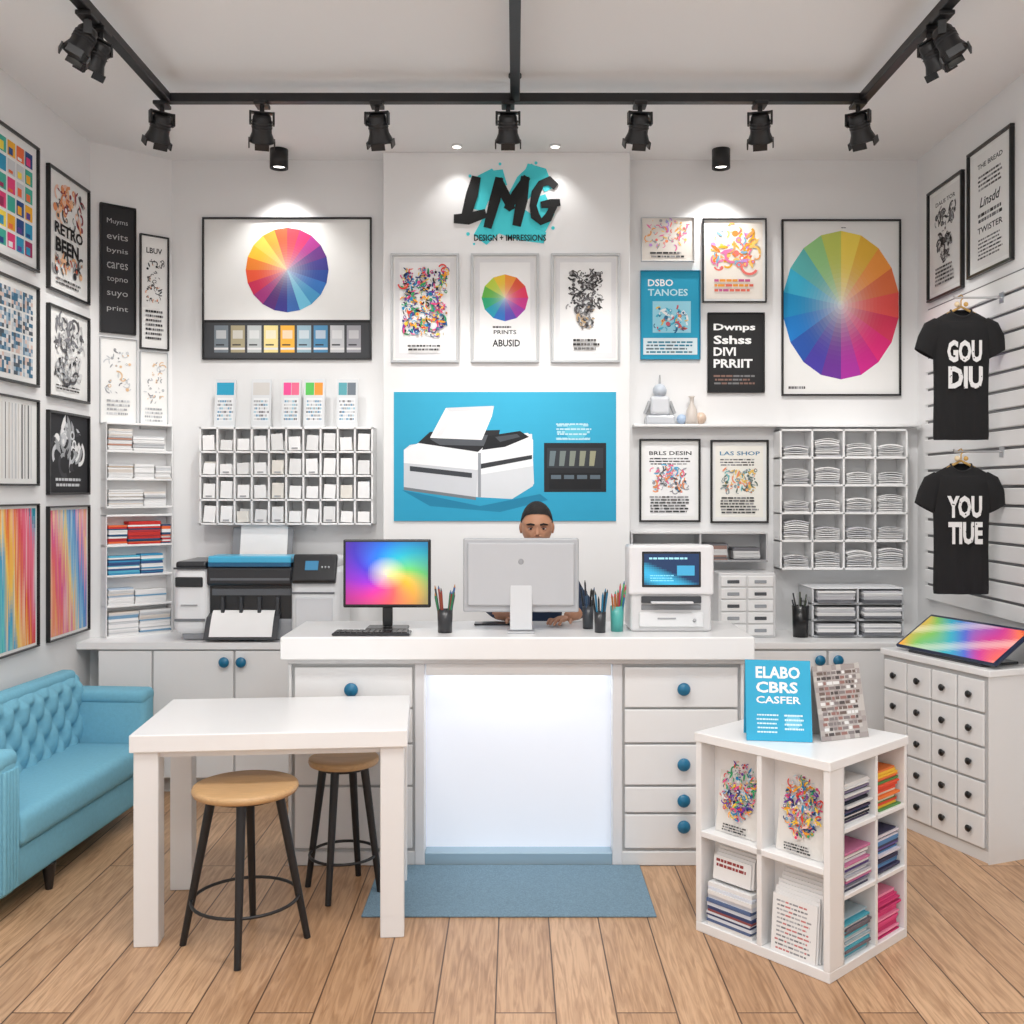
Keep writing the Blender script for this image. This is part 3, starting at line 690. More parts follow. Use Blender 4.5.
# ================================================================= RIGHT CABINET TOP
d = 5.42; mb = MB(T(X(747,d), d, e2)); w_ = .31; h_ = .35
mb.box(-w_/2, w_/2, 0, .24, 0, h_, C(215,215,216), 'plastic', .006, 2)
for i in range(2):
    for j in range(5):
        x0 = -w_/2+.012+i*(w_/2-.008); z0 = .012+j*.066; mb.box(x0, x0+w_/2-.018, -.008, .002, z0, z0+.058, C(234,234,234), 'plastic', .003)
        mb.box(x0+.035, x0+.1, -.012, -.006, z0+.018, z0+.036, [C(70,75,80), C(150,155,160)][(i+j) % 2], 'plastic', .002)
mb.obj('desktop_drawer_organizer')
d = 5.42; mb = MB(T(X(802,d), d+.03, e2)); mb.lathe([(.0001,0),(.04,0),(.045,.17),(.038,.17),(.036,.01),(.0001,.01)], 20, BLACK, 'plastic')
for k in range(9):
    a = U(0,6.28); mb.cyl((0,0,.02), (math.cos(a)*.045, math.sin(a)*.03, U(.2,.25)), .006, .004, 6, random.choice([DARK, GREY, C(60,70,50)]), 'plastic')
mb.obj('utensil_holder')
d = 5.42; mb = MB(T(X(858,d), d, e2)); w_ = .5
for j in range(3):
    z = .0+j*.088
    mb.box(-w_/2, w_/2, 0, .26, z, z+.012, C(190,192,195), 'plastic', .003)
    for xx in (-w_/2, -.006, w_/2-.012): mb.box(xx, xx+.012, .0, .26, z, z+.085, C(205,207,210), 'plastic', .002)
    for xx in (-w_/2+.02, .02):
        for k in range(7):
            c = random.choice([WHITE, OFF, LG, C(200,200,205)] if k > 1 else [C(130,132,138), C(110,112,118)])
            mb.box(xx+U(0,.01), xx+.2+U(0,.01), -.03+U(0,.01), .22, z+.014+k*.009, z+.022+k*.009, c, 'paper')
mb.box(-w_/2, w_/2, 0, .26, .262, .27, C(225,227,230), 'plastic', .003)
mb.obj('paper_tray_rack')

# ================================================================= BACK WALL: central pillar
def PXZ(px, py, d=COL): return (X(px, d), Z(py, d))
mb = MB(); tc_ = C(70,212,222); k = 0
for p, w_ in (([(485,172),(494,190),(506,206),(522,222),(538,236)], 20), ([(538,168),(527,184),(512,204),(494,222),(480,240)], 20), ([(480,176),(482,192),(478,210)], 16), ([(498,170),(500,186)], 12), ([(526,168),(541,174),(549,190)], 12), ([(500,228),(520,232),(545,238)], 14), ([(540,196),(546,214),(540,230)], 14)):
    k += 1; ribbon(mb, [PXZ(*q) for q in p], w_*COL/F, COL-.001-.0004*k, COL-.0002, tc_, 'paper', .25)
for q in ((470,176,1.6),(553,228,1.8),(468,234,1.8),(500,164,1.5),(536,163,1.6),(474,244,1.2)):
    x_, z_ = PXZ(q[0], q[1]); mb.cyl((x_, COL-.0015, z_), (x_, COL-.0002, z_), q[2]*.0056, None, 12, tc_, 'paper')
BK = C(10,10,12)
LS = [([(476,179),(472,195),(465,220)], 10.5), ([(456,219),(468,219),(484,214)], 10), ([(499,180),(495,200),(488,226)], 9.5), ([(499,181),(505,195),(511,208)], 8.5),
      ([(508,208),(516,195),(526,179)], 8.5), ([(525,179),(522,200),(517,224)], 10), ([(556,187),(549,181),(541,184),(536,193),(533,206),(535,216),(541,222),(548,218),(551,212),(553,206)], 8), ([(543,205),(550,204),(558,203)], 7.5)]
for i, (p, w_) in enumerate(LS): ribbon(mb, [PXZ(*q) for q in p], w_*COL/F, COL-.007-.0005*i, COL-.0005, BK, 'paper', .18, ext=.012 if len(p) < 5 else 0)
A = Art(mb, T(X(510,COL), COL, Z(238,COL)), 72*COL/F, 6.5*COL/F, L=.006); A.text('DESIGN + IMPRESSIONS', 0, 0, 1, 1, BK, .02)
mb.obj('wall_logo_sign')
def onback(px0, py0, px1, py1, d=BACK): 
    return T((X(px0,d)+X(px1,d))/2, d, (Z(py0,d)+Z(py1,d))/2), abs(X(px1,d)-X(px0,d)), abs(Z(py1,d)-Z(py0,d))
def P(name, px0, py0, px1, py1, art, d=BACK, **k):
    M, w, h = onback(px0, py0, px1, py1, d); return poster(name, M, w, h, art, **k)
RWH = [C(*c) for c in ((250,222,90),(252,200,70),(250,160,70),(246,125,75),(242,90,85),(236,60,100),(230,40,125),(218,35,145),(175,45,160),(115,50,160),(75,62,170),(40,92,185),(20,125,205),(22,155,215),(55,182,218),(100,198,196),(155,212,140),(210,222,105))]
MWH = [C(*c) for c in ((240,150,60),(235,90,60),(230,60,100),(220,60,150),(160,60,170),(100,80,190),(50,120,200),(40,170,200),(50,180,130),(110,195,80),(190,210,70),(245,205,60))]
def mat_(A): A.rect(.03,.02,.97,.98,C(226,226,228)); A.rect(.1,.07,.9,.94,C(243,243,243))
def a1(A): mat_(A); A.doodle(.16, .24, .84, .88, 460, PAL+[BLACK,WHITE,C(200,190,170)], .08, False); A.bars(.22,.09,.78,.16,2,GPAL,.5)
def a2(A): mat_(A); A.wheel(.5,.6,.37,.225,MWH,.6); A.text('PRINTS',.32,.25,.68,.29,DARK); A.text('ABUSID',.3,.13,.74,.2,DARK,.03); A.bars(.3,.31,.6,.34,1,GPAL)
def a3(A):
    mat_(A); A.doodle(.24,.5,.76,.86,180,GPAL,.075,False); A.doodle(.36,.3,.64,.55,80,GPAL+[C(200,170,130)],.075); A.bars(.3,.1,.72,.22,3,GPAL,.55)
SILV = C(186,188,190)
P('framed_poster', 391,254,459,363, a1, COL, fcol=SILV, fw=.014); P('framed_poster', 471,254,539,363, a2, COL, fcol=SILV, fw=.014); P('framed_poster', 551,254,620,363, a3, COL, fcol=SILV, fw=.014)
def abanner(A):
    def q(px, py): return ((px-394)/222.0, 1-(py-392)/129.0)
    def pl(pts, c): A.poly([q(*p) for p in pts], c)
    A.grad(0,0,1,1, lambda u,v: C(40+14*v,158+12*v,196+10*v), 20, 12)
    pl([(402,490),(480,506),(540,494),(548,500),(500,512),(430,506)], C(24,128,165))
    pl([(404,450),(410,445),(472,436),(532,434),(534,484),(512,499),(476,497),(404,487)], C(222,225,228))
    pl([(404,450),(425,440),(478,452),(478,470),(404,463)], C(240,241,243)); pl([(404,463),(478,470),(476,497),(404,487)], C(205,208,213))
    pl([(418,443),(430,432),(500,430),(496,448),(478,452)], C(34,36,40)); pl([(430,439),(488,435),(484,446),(440,445)], C(84,88,94))
    pl([(478,452),(496,436),(528,433),(533,440),(533,486),(512,499),(478,496)], C(236,238,240)); pl([(478,475),(533,466),(533,486),(512,499),(478,496)], C(214,217,221))
    pl([(488,436),(520,431),(529,437),(505,447),(482,450)], C(24,26,30)); pl([(495,437),(517,434),(520,437),(500,442)], C(70,74,80)); pl([(480,464),(532,455),(532,459),(480,469)], C(50,52,56)); pl([(410,466),(472,473),(472,478),(410,471)], C(60,64,70))
    pl([(404,487),(476,497),(476,500),(404,490)], C(120,126,132)); pl([(478,453),(481,453),(481,497),(478,497)], C(150,154,160))
    pl([(430,438),(446,408),(494,406),(492,416),(482,440)], C(244,244,244)); pl([(446,408),(494,406),(493,410),(450,412)], C(215,217,220)); pl([(436,436),(452,412),(456,412),(442,436)], C(228,229,231))
    pl([(544,443),(606,443),(606,492),(544,492)], C(30,33,37)); pl([(547,448),(603,448),(603,468),(547,468)], C(48,52,58)); pl([(549,473),(601,473),(601,489),(549,489)], C(16,18,22))
    for k in range(4): pl([(551+13*k,475),(561+13*k,475),(561+13*k,479),(551+13*k,479)], C(90,104,114))
    for k in range(5): pl([(550+10*k,451),(556+10*k,451),(554+10*k,466),(549+10*k,466)], C(105+12*k,120+8*k,125)) 
    u0,v0 = q(556,440); u1,v1 = q(592,420); A.bars(u0,v0,u1,v1,3,C(160,215,230),.35); A.ell(q(576,432)[0], q(576,432)[1], .05,.06, C(90,190,215)); A.bars(u0,v0,u1,v1,4,C(190,225,236),.3)
P('printer_banner', 394,392,616,521, abanner, COL, fw=0.0)

# ---- left bay
LWH = [C(*c) for c in ((225,60,75),(215,45,110),(170,50,140),(110,50,140),(62,55,140),(45,80,165),(50,115,190),(75,160,210),(110,190,220),(60,110,185),(60,55,140),(95,45,125),(165,50,125),(215,45,90),(232,85,50),(245,135,40),(250,190,50),(248,215,90),(246,160,55),(235,95,55))]
def aw(A):
    A.wheel(.5,.635,.25,.305,LWH,.6,.0)
    A.rect(0,.0,1,.275,C(66,68,72)); A.rect(0,.255,1,.275,C(30,30,32))
    cs = [C(120,130,138),C(170,160,130),C(190,195,195),C(235,218,150),C(240,180,70),C(150,180,195),C(80,140,180),C(200,202,205),C(165,165,172)]
    for i, c in enumerate(cs):
        u = .06+i*.1; A.rect(u,.04,u+.085,.235,c); A.rect(u+.012,.14,u+.072,.2,mixc(c,WHITE,.5)); A.rect(u,.06,u+.085,.075,C(225,225,225)); A.rect(u+.01,.09,u+.06,.1,DARK)
P('colour_chart_poster', 203,218,372,360, aw, fw=.01)
def cubby(name, px0, py0, px1, py1, nc, nr, dep, fill):
    yf = BACK-dep; x0, x1, z1, z0 = X(px0,yf), X(px1,yf), Z(py0,yf), Z(py1,yf); t = .011
    mb = MB(); mb.box(x0, x1, BACK-.008, BACK, z0, z1, C(228,228,228), 'paint')
    for i in range(nc+1): xx = x0+(x1-x0-t)*i/nc; mb.box(xx, xx+t, yf, BACK-.008, z0, z1, C(240,240,240), 'paint', .0015)
    for j in range(nr+1): zz = z0+(z1-z0-t)*j/nr; mb.box(x0, x1, yf, BACK-.008, zz, zz+t, C(240,240,240), 'paint', .0015)
    o = mb.obj(name); mb = MB()
    cw, ch = (x1-x0-t)/nc, (z1-z0-t)/nr
    for i in range(nc):
        for j in range(nr): fill(mb, x0+t+cw*i, x0+cw*(i+1), yf, z0+t+ch*j, z0+ch*(j+1))
    mb.obj('filed_paper')
    return x0, x1, z0, z1, yf
def fill1(mb, x0, x1, yf, z0, z1):
    w, h = x1-x0, z1-z0
    for k in range(3):
        hh = h*U(.5,.82)-.02*k; c = random.choice([WHITE, WHITE, WHITE, OFF, C(228,224,216)])
        M_ = T((x0+x1)/2, yf+.006+.03*k, z0+.0006, rx=-U(2,8), ry=U(-4,4)) ; mb.box(-w*.38, w*.38, -.004, 0.006, 0.004, hh, c, 'paper', M=M_)
    if R() < .35: mb.box(x0+w*.3, x1-w*.3, yf+.0, yf+.002, z0+.012, z0+.02, C(170,170,174), 'paper')
cx0, cx1, cz0, cz1, cyf = cubby('pigeonhole_organizer', 199,427,373,525, 10, 4, .15, fill1)
def fill2(mb, x0, x1, yf, z0, z1):
    w, h = x1-x0, z1-z0; n = random.randint(6, 10); z = z0+.0006
    for k in range(n):
        t = U(.004,.011); c = random.choice([WHITE, WHITE, OFF, LG, C(200,200,205), C(235,235,235)])
        dx = U(-.008,.008)
        if z+t > z1-.025: break
        m_ = 6; vs = []
        for i in range(m_+1):
            u = i/m_; zz = z + .014*math.sin(pi*u)*(k/n)
            xx = x0+w*.08+dx*.5+w*.82*u
            for yy in (yf+.003, yf+.13):
                for q in (zz, zz+t*.8): vs.append((xx, yy, q))
        fs = []
        for i in range(m_):
            a = 4*i; b_ = a+4; fs += [[a,b_,b_+1,a+1],[a+2,a+3,b_+3,b_+2],[a+1,b_+1,b_+3,a+3],[a,a+2,b_+2,b_]]
        fs += [[0,1,3,2],[4*m_,4*m_+2,4*m_+3,4*m_+1]]
        mb.add(vs, fs, c, 'paper'); z += t+.002
cubby('cube_shelf', 780,429,908,570, 4, 5, .145, fill2)
def pack(px, w_px, h_px, cols, d=5.60):
    w_, h_ = w_px*d/F, h_px*d/F; mb = MB(T(X(px,d), d, cz1+.0005))
    mb.box(-w_/2, w_/2, -.006, .05, 0, .008, C(225,228,230), 'plastic', .002)
    Mf = T(0,0,.008,rx=-5) @ T(0,0,h_/2)
    mb.box(-w_/2, w_/2, -.005, .004, -h_/2, h_/2, C(214,217,220), 'paper', M=Mf)
    A = Art(mb, Mf, w_, h_, L=.005)
    n = len(cols)
    for i, c in enumerate(cols): A.rect(.08+.84*i/n, .66, .08+.84*(i+1)/n-.02, .93, c)
    A.rect(.12,.1,.88,.6,C(228,230,232)); A.bars(.12,.12,.9,.58,6,[GREY, LG, C(110,150,180), C(150,190,205), C(120,120,125)],.6)
    mb.obj('product_pack')
pack(225, 21, 47, [C(40,155,190)]); pack(261, 20, 47, [C(205,202,198)]); pack(291, 19, 47, [C(235,80,150), C(235,110,145)]); pack(314, 21, 47, [C(90,190,90), C(240,150,60)]); pack(347, 21, 47, [C(90,160,170), C(110,120,130)])

# ---- right bay
def t1(A): A.rect(0,0,1,1,C(226,220,212)); A.doodle(.1,.3,.9,.95,80,SOFTPAL+[GREY],.08,False); A.bars(.15,.08,.85,.25,2,GPAL,.5)
P('wall_poster', 641,218,694,262, t1, fw=.004, fcol=LG)
def t2(A): A.rect(.04,.03,.96,.97,C(243,236,226)); A.doodle(.12,.35,.88,.92,90,SOFTPAL+[C(245,130,50),C(240,180,40),C(243,236,226)],.13); A.bars(.15,.12,.85,.3,3,[C(230,110,90),C(240,160,60),C(200,90,140)],.5)
P('framed_poster', 702,219,766,303, t2, fw=.008)
def t3(A):
    A.rect(0,0,1,1,C(30,156,192)); A.text('DSBO', .12,.83,.55,.91,WHITE,.02); A.text('TANOES', .12,.72,.8,.8,C(190,225,235),.02); A.rect(.2,.3,.85,.66,C(150,210,228)); A.doodle(.24,.33,.8,.62,60,[WHITE,C(60,170,200),C(40,100,140),C(240,190,80),C(200,90,100)],.1,False)
    A.rect(.04,.05,.96,.24,C(215,230,236)); A.bars(.08,.07,.9,.22,4,[C(30,120,150),C(90,110,120)],.5)
P('wall_poster', 640,271,700,360, t3, fw=.004, fcol=C(40,130,160))
def t4(A):
    A.rect(0,0,1,1,C(28,28,30))
    for i, s_ in enumerate(('Dwnps','Sshss','DIVI','PRRIIT')): A.text(s_, .1, .76-.15*i, (.85,.78,.5,.8)[i], .87-.15*i, WHITE, .03)
    A.bars(.1,.1,.85,.24,3,[C(120,120,122), C(130,100,90)],.5)
P('wall_poster', 707,313,764,393, t4, fw=.004)
def t5(A): A.rect(.02,.015,.98,.985,C(240,240,238)); A.wheel(.5,.515,.505,.43,RWH,.9,ex=3.4); A.bars(.04,.03,.2,.06,1,GPAL,.5); A.bars(.5,.96,.55,.97,1,GPAL)
P('colour_wheel_poster', 781,220,900,396, t5, fw=.01)
def t6(A): A.rect(.06,.05,.94,.95,C(240,240,240)); A.text('BRLS DESIN', .14,.82,.88,.87,DARK); A.bars(.14,.7,.86,.8,3,GPAL,.5); A.doodle(.2,.36,.8,.66,110,[C(90,170,210),C(240,150,90),C(160,160,165),C(235,110,150),C(90,90,95)],.08,False); A.bars(.14,.1,.86,.32,6,GPAL,.5)
def t7(A): A.rect(.06,.05,.94,.95,C(242,240,232)); A.text('LAS SHOP', .14,.83,.88,.88,C(60,120,160)); A.bars(.14,.7,.86,.8,3,GPAL,.5); A.doodle(.2,.36,.8,.66,110,[C(110,190,190),C(240,200,100),C(150,160,165),C(240,150,110),C(90,110,100)],.08,False); A.bars(.14,.1,.86,.32,6,GPAL,.5)
P('framed_poster', 639,439,700,522, t6, fw=.011); P('framed_poster', 710,440,768,523, t7, fw=.011)
mb = MB(); xa, xb, zl = X(632,BACK), X(915,BACK), Z(425,BACK)
mb.box(xa, xb, BACK-.09, BACK, zl-.016, zl, C(232,232,232), 'paint', .003)
mb.obj('wall_ledge')
mb = MB(T(X(660,5.66), BACK-.045, zl+.0005)); pl_ = C(198,202,208)
mb.box(-.08,.08,-.035,.035,0,.05,pl_,'plastic',.01,2); mb.box(-.055,.055,-.03,.03,.05,.16,C(210,213,218),'plastic',.02,3); mb.ball((0,0,.19),.04,C(190,198,208),'plastic',14); mb.cyl((0,-0,.22),(0,0,.28),.008,.004,8,GREY,'plastic')
mb.cyl((-.055,0,.13),(-.085,0,.06),.012,.01,8,GREY,'plastic'); mb.cyl((.055,0,.13),(.085,0,.06),.012,.01,8,GREY,'plastic')
mb.obj('robot_figurine')
mb = MB(T(X(692,5.66), BACK-.045, zl+.0005))
mb.lathe([(.0001,0),(.035,0),(.04,.02),(.03,.08),(.012,.12),(.012,.15),(.02,.16),(.0001,.16)], 20, C(205,196,188), 'plastic'); mb.ball((.05,0,.035),.034,C(215,190,170),'plastic',12); mb.ball((-.055,.01,.03),.029,C(170,190,215),'plastic',12)
mb.obj('ornament_vase')
mb = MB(); d = 5.56; x0, x1 = X(631,d), X(768,d); za, zb = Z(560,d), Z(534,d)
mb.box(x0, x1, d, BACK, za-.012, za, C(150,150,152), 'paint', .002); mb.box(x0, x1, d, BACK, zb, zb+.012, C(205,205,206), 'paint', .002)
for xx in (x0, (x0+x1)/2, x1-.01): mb.box(xx, xx+.01, d, BACK, za, zb, C(190,190,192), 'paint')
mb.obj('magazine_rack')
mb = MB()
for k in range(4): stack(mb, x0+.02+k*.18, x0+.19+k*.18, d+.0, BACK-.01, za+.0005, U(.07,.11), [C(110,110,115), C(170,168,166), C(210,210,210), C(80,82,88), C(150,120,110)], .01, .004)
mb.obj('magazine_stack')

# ================================================================= LEFT WALL POSTERS
def LP(name, d0, d1, z0, z1, art, **k): return poster(name, T(LW, (d0+d1)/2, (z0+z1)/2, rz=90), d1-d0, z1-z0, art, **k)
A0, A1, B0, B1 = 4.30, 4.80, 4.90, 5.37
def l1(A):
    A.rect(.03,.03,.97,.97,C(238,238,238)); cs = [C(40,150,190),C(225,60,120),C(240,175,40),C(90,60,150),C(235,110,60),C(60,170,150),C(30,70,130),C(245,220,80),C(160,40,90)]
    for i in range(5):
        for j in range(6): A.rect(.08+.17*i,.08+.145*j,.08+.17*i+.145,.08+.145*j+.12,random.choice(cs+[LG])); A.rect(.1+.17*i,.09+.145*j,.1+.17*i+.08,.1+.145*j+U(.01,.06),random.choice(cs+[WHITE]))
def l2(A): A.doodle(.15,.62,.85,.92,60,[C(240,190,150),C(90,90,92),C(150,60,70),C(230,150,100),C(240,200,180),WHITE],.13,False); A.text('RETRO',.14,.48,.86,.58,BLACK,.03); A.text('BEEN',.16,.33,.75,.45,BLACK,.04); A.doodle(.15,.17,.85,.3,40,[C(200,90,60),DARK,C(240,190,150),GREY],.11,False); A.bars(.15,.06,.8,.13,2,GPAL,.5)
def l3(A):
    for i in range(4):
        for j in range(4): A.grad(.06+.22*i,.06+.22*j,.06+.22*i+.2,.06+.22*j+.2,lambda u,v: random.choice([LG,C(170,190,205),C(110,140,165),OFF,C(80,90,100),C(215,190,180),C(60,110,140)]),5,5)
def l4(A): A.doodle(.15,.55,.85,.9,70,[GREY,C(90,90,94),C(205,205,205),C(130,130,135)],.12,False); A.doodle(.2,.2,.8,.48,60,[GREY,C(70,70,74),C(215,215,215)],.12,False); A.bars(.15,.08,.8,.15,2,GPAL,.5)
def l5(A):
    for i in range(14): A.rect(.07+.062*i,.06,.07+.062*i+U(.01,.035),.94,random.choice([LG,GREY,C(215,210,205),C(110,110,112)]))
def l6(A): A.rect(0,0,1,1,C(38,38,42)); A.doodle(.15,.3,.85,.9,55,[WHITE,LG,GREY,C(60,60,64)],.17); A.bars(.15,.08,.85,.22,2,[LG],.5)
def strokes(pal, n, diag):
    def f(A):
        cols = [(U(-.10,.10), U(-.10,.10), U(0,.5), U(0,6)) for i in range(n)]
        def fn(u, v):
            a, b_, wt, ph = cols[int(u*n)]; x = u*.75+diag*v+a*.8+.05*math.sin(7*v+ph)
            return mixc(pal_at(pal, x % 1), C(246,242,236), wt*max(0, math.sin(5*v+ph*2)))
        A.grad(.03,.02,.97,.98, fn, n, 34)
    return f
l7 = strokes([C(30,120,150), C(40,175,190), C(110,205,200), C(60,160,205), C(250,205,90), C(242,140,60), C(225,70,80), C(235,110,140), C(90,170,200)], 44, .3)
l8 = strokes([C(240,150,170), C(245,175,110), C(240,110,110), C(225,90,150), C(245,215,130), C(130,190,225), C(80,140,205), C(240,150,190), C(250,210,125)], 44, .3)
LP('framed_poster', A0, A1, 2.64, 3.24, l1); LP('framed_poster', B0, B1, 2.59, 3.205, l2)
LP('framed_poster', A0, A1, 2.09, 2.57, l3); LP('framed_poster', B0, B1, 2.06, 2.52, l4)
LP('framed_poster', A0, A1, 1.62, 2.03, l5, fw=.009); LP('framed_poster', B0, B1, 1.575, 1.995, l6)
LP('framed_canvas', A0, A1, .85, 1.535, l7, fw=.008); LP('framed_canvas', B0, B1, .85, 1.52, l8, fw=.008)
def DGm(px0, px1):
    def uu(px):
        k = (px-CX)/F; return (DG0.x - k*DG0.y)/(k*(DG1.y-DG0.y) - (DG1.x-DG0.x))
    return uu(px0), uu(px1)
def DP(name, px0, px1, py0, py1, art, **k):
    u0, u1 = DGm(px0, px1); um = (u0+u1)/2; c = DG0+(DG1-DG0)*um; z1, z0 = Z(py0, c.y), Z(py1, c.y)
    return poster(name, T(c.x, c.y, (z0+z1)/2, rz=DGA), (u1-u0)*DGL, z1-z0, art, **k)
def c1(A):
    A.rect(0,0,1,1,C(36,36,39))
    for i in range(7): A.text(('Muyms','evits','bynis','cares','topno','suyo','print')[i], .18,.85-.115*i,.8,.9-.115*i,C(170,170,170),.0)
def c2(A): A.text('LBUV',.2,.85,.8,.9,DARK); A.doodle(.2,.4,.8,.8,60,GPAL+[C(220,150,110)],.12,False); A.bars(.15,.08,.85,.36,7,GPAL,.5)
def c3(A): A.doodle(.15,.35,.85,.88,40,[GREY,LG,C(140,140,145),C(225,190,150)],.13,False); A.bars(.15,.1,.85,.3,4,[GREY,LG],.5)
DP('wall_poster', 99,135,206,334, c1, fw=.006); DP('framed_poster', 139,168,236,350, c2, fw=.008)
DP('wall_poster', 99,136,338,424, c3, fw=.004, fcol=LG); DP('wall_poster', 139,167,352,430, c3, fw=.004, fcol=LG)
def cshelf(py0, py1, rows, pals, name):
    u0, u1 = DGm(99,168); c = DG0+(DG1-DG0)*(u0+u1)/2; dd = .085
    M_ = T(c.x, c.y, 0, rz=DGA); w_ = (u1-u0)*DGL*.96; z1, z0 = Z(py0, c.y), Z(py1, c.y)
    mb = MB(M_); mb.box(-w_/2, w_/2, -.006, 0, z0, z1, C(232,232,232), 'paint')
    for k in range(rows+1): zz = z0+(z1-z0-.012)*k/rows; mb.box(-w_/2, w_/2, -dd, -.006, zz, zz+.012, C(238,238,238), 'paint', .002)
    for xx in (-w_/2, w_/2-.006): mb.box(xx, xx+.006, -dd, -.006, z0, z1, C(236,236,236), 'paint', .002)
    mb.obj(name); mb = MB(M_)
    for k in range(rows):
        zz = z0+(z1-z0-.012)*k/rows+.0125; hh = (z1-z0)/rows-.03
        x = -w_/2+.012
        while x < w_/2-.06:
            w2 = U(.10,.2); w2 = min(w2, w_/2-.010-x)
            stack(mb, x-.010, x+w2+.010, -dd-.010, -.0, zz, hh*U(.6,.98), pals[k], .009, .003)
            x += w2+.004
    mb.obj('shelf_stationery')
pw = [WHITE, WHITE, OFF, LG, C(220,212,204), WHITE]
cshelf(424, 508, 3, [pw+[GREY], pw+[C(200,180,160)], pw+[C(190,140,120),GREY]], 'wall_shelf')
cshelf(514, 634, 4, [pw+[C(120,160,190)], pw+[C(110,165,200),C(180,200,220)], [C(60,150,195),C(90,180,210),C(60,90,140),WHITE,WHITE], [C(205,50,45),C(235,110,60),C(180,50,60),C(40,80,120),WHITE]], 'wall_shelf')

# ================================================================= RIGHT WALL
def RP(d0, d1, z0, z1, art, **k): return poster('framed_poster', T(RW, (d0+d1)/2, (z0+z1)/2, rz=-90), abs(d1-d0), z1-z0, art, **k)
def r1(A): A.rect(.06,.04,.94,.96,C(226,226,224)); A.text('DAUS TOR',.2,.84,.8,.88,DARK); A.doodle(.2,.64,.8,.8,40,GPAL,.11,False); A.doodle(.3,.32,.7,.6,50,GPAL,.11); A.bars(.2,.1,.8,.28,5,GPAL,.5)
def r2(A): A.rect(.06,.04,.94,.96,C(230,230,228)); A.text('THE BREAD',.2,.84,.8,.88,DARK,.02); A.bars(.2,.66,.8,.8,4,GPAL,.5); A.text('Linsdd',.25,.52,.75,.6,DARK,.02,.3); A.bars(.2,.4,.8,.49,2,GPAL,.6); A.text('TWISTER',.2,.31,.8,.36,DARK,.02); A.bars(.2,.1,.8,.28,6,GPAL,.45)
RP(5.11, 5.54, 2.635, 3.24, r1, fw=.014); RP(4.60, 5.05, 2.66, 3.29, r2, fw=.014)
mb = MB(); mb.box(RW-.012, RW, 4.0, 5.54, 1.0, 2.6, C(110,110,113), 'paint')
z = 1.0
while z < 2.58:
    mb.box(RW-.03, RW-.012, 4.0, 5.54, z, z+.075, C(236,236,236), 'paint', .004); z += .089
mb.obj('slatwall_panel')
def tshirt(zt, txt):
    d = 4.66; cx = X(961,d)
    par = bpy.data.objects.new('graphic_tshirt', None); par.location = (cx, d, zt); scene.collection.objects.link(par); bpy.context.view_layer.update()
    mb = MB(T(cx, d, zt, rz=-3)); col = C(24,24,26)
    rows = [(-.60,.124,.030),(-.58,.126,.034),(-.5,.125,.036),(-.4,.123,.038),(-.3,.124,.040),(-.2,.127,.042),(-.13,.133,.042),(-.09,.138,.040),(-.06,.138,.036),(-.035,.115,.030),(-.015,.08,.026),(0,.052,.024),(.004,.046,.022)]
    n = 48; vs = []
    for z_, a, b_ in rows:
        for i in range(n):
            t = 2*pi*i/n; cx_ = math.copysign(abs(math.cos(t))**.7, math.cos(t)); sy = math.copysign(abs(math.sin(t))**.8, math.sin(t))
            fold = 1+.25*math.sin(cx_*8+z_*6)*min(1,(-z_)*2.2)
            dip = -.035*(max(0,-math.sin(t)))*(1 if z_ > -.02 else (.5 if z_ > -.05 else 0))
            vs.append((cx_*a, sy*b_*fold, z_+dip))
    fs = [[j*n+i, j*n+(i+1)%n, (j+1)*n+(i+1)%n, (j+1)*n+i] for j in range(len(rows)-1) for i in range(n)]
    mb.add(vs, fs, col, 'fabric', True)
    for sgn in (-1, 1):
        secs = [((.085,-.055), .045,.026), ((.118,-.085), .058,.03), ((.15,-.145), .055,.027), ((.168,-.2), .052,.024)]
        vs = []; n2 = 20; nn = Vector((.86,.5))
        for (c_, a, b_) in secs:
            for i in range(n2):
                t = 2*pi*i/n2; q = Vector(c_)+nn*a*math.cos(t); vs.append((sgn*q.x, b_*math.sin(t), q.y))
        mb.add(vs, [[j*n2+i, j*n2+(i+1)%n2, (j+1)*n2+(i+1)%n2, (j+1)*n2+i] for j in range(3) for i in range(n2)], col, 'fabric', True)
    mb.tube([(.047*math.cos(t_), .023*math.sin(t_), .004-.035*max(0,-math.sin(t_))) for t_ in [2*pi*i/24 for i in range(24)]], .005, 6, C(38,38,40), 'fabric', True)
    A = Art(mb, T(0,0,-.255), .165, .225, L=.0535)
    A.text(txt[0], .0,.54,.95,1.0,C(226,226,226),.045); A.text(txt[1], .03,.0,.97,.46,C(226,226,226),.045)
    for _ in range(30): A.ell(U(0,1), U(0,1), U(.008,.026), U(.006,.02), col, 6)
    mb.obj('shirt', parent=par)
    mb = MB(T(cx, d, zt, rz=-3)); g = C(205,165,95)
    mb.tube([(-.12,0,-.055),(-.06,0,-.012),(0,0,.02),(.06,0,-.012),(.12,0,-.055)], .006, 8, g, 'wood')
    mb.tube([(0,0,.02),(0,0,.05),(.012,0,.062),(.0,0,.076),(-.014,0,.066)], .003, 6, g, 'metal'); mb.ball((-.02,-.006,.03), .013, C(225,205,170), 'paper', 8); mb.ball((.02,-.006,.03), .011, g, 'paper', 8)
    mb.obj('hanger', parent=par)
    mb = MB(); zz = zt+.062
    mb.tube([(RW-.02,d,zz),(cx-.03,d,zz),(cx-.035,d,zz+.012)], .005, 8, LG, 'metal'); mb.box(RW-.034, RW-.028, d-.02, d+.02, zz-.025, zz+.025, LG, 'metal')
    mb.obj('wall_arm', parent=par)
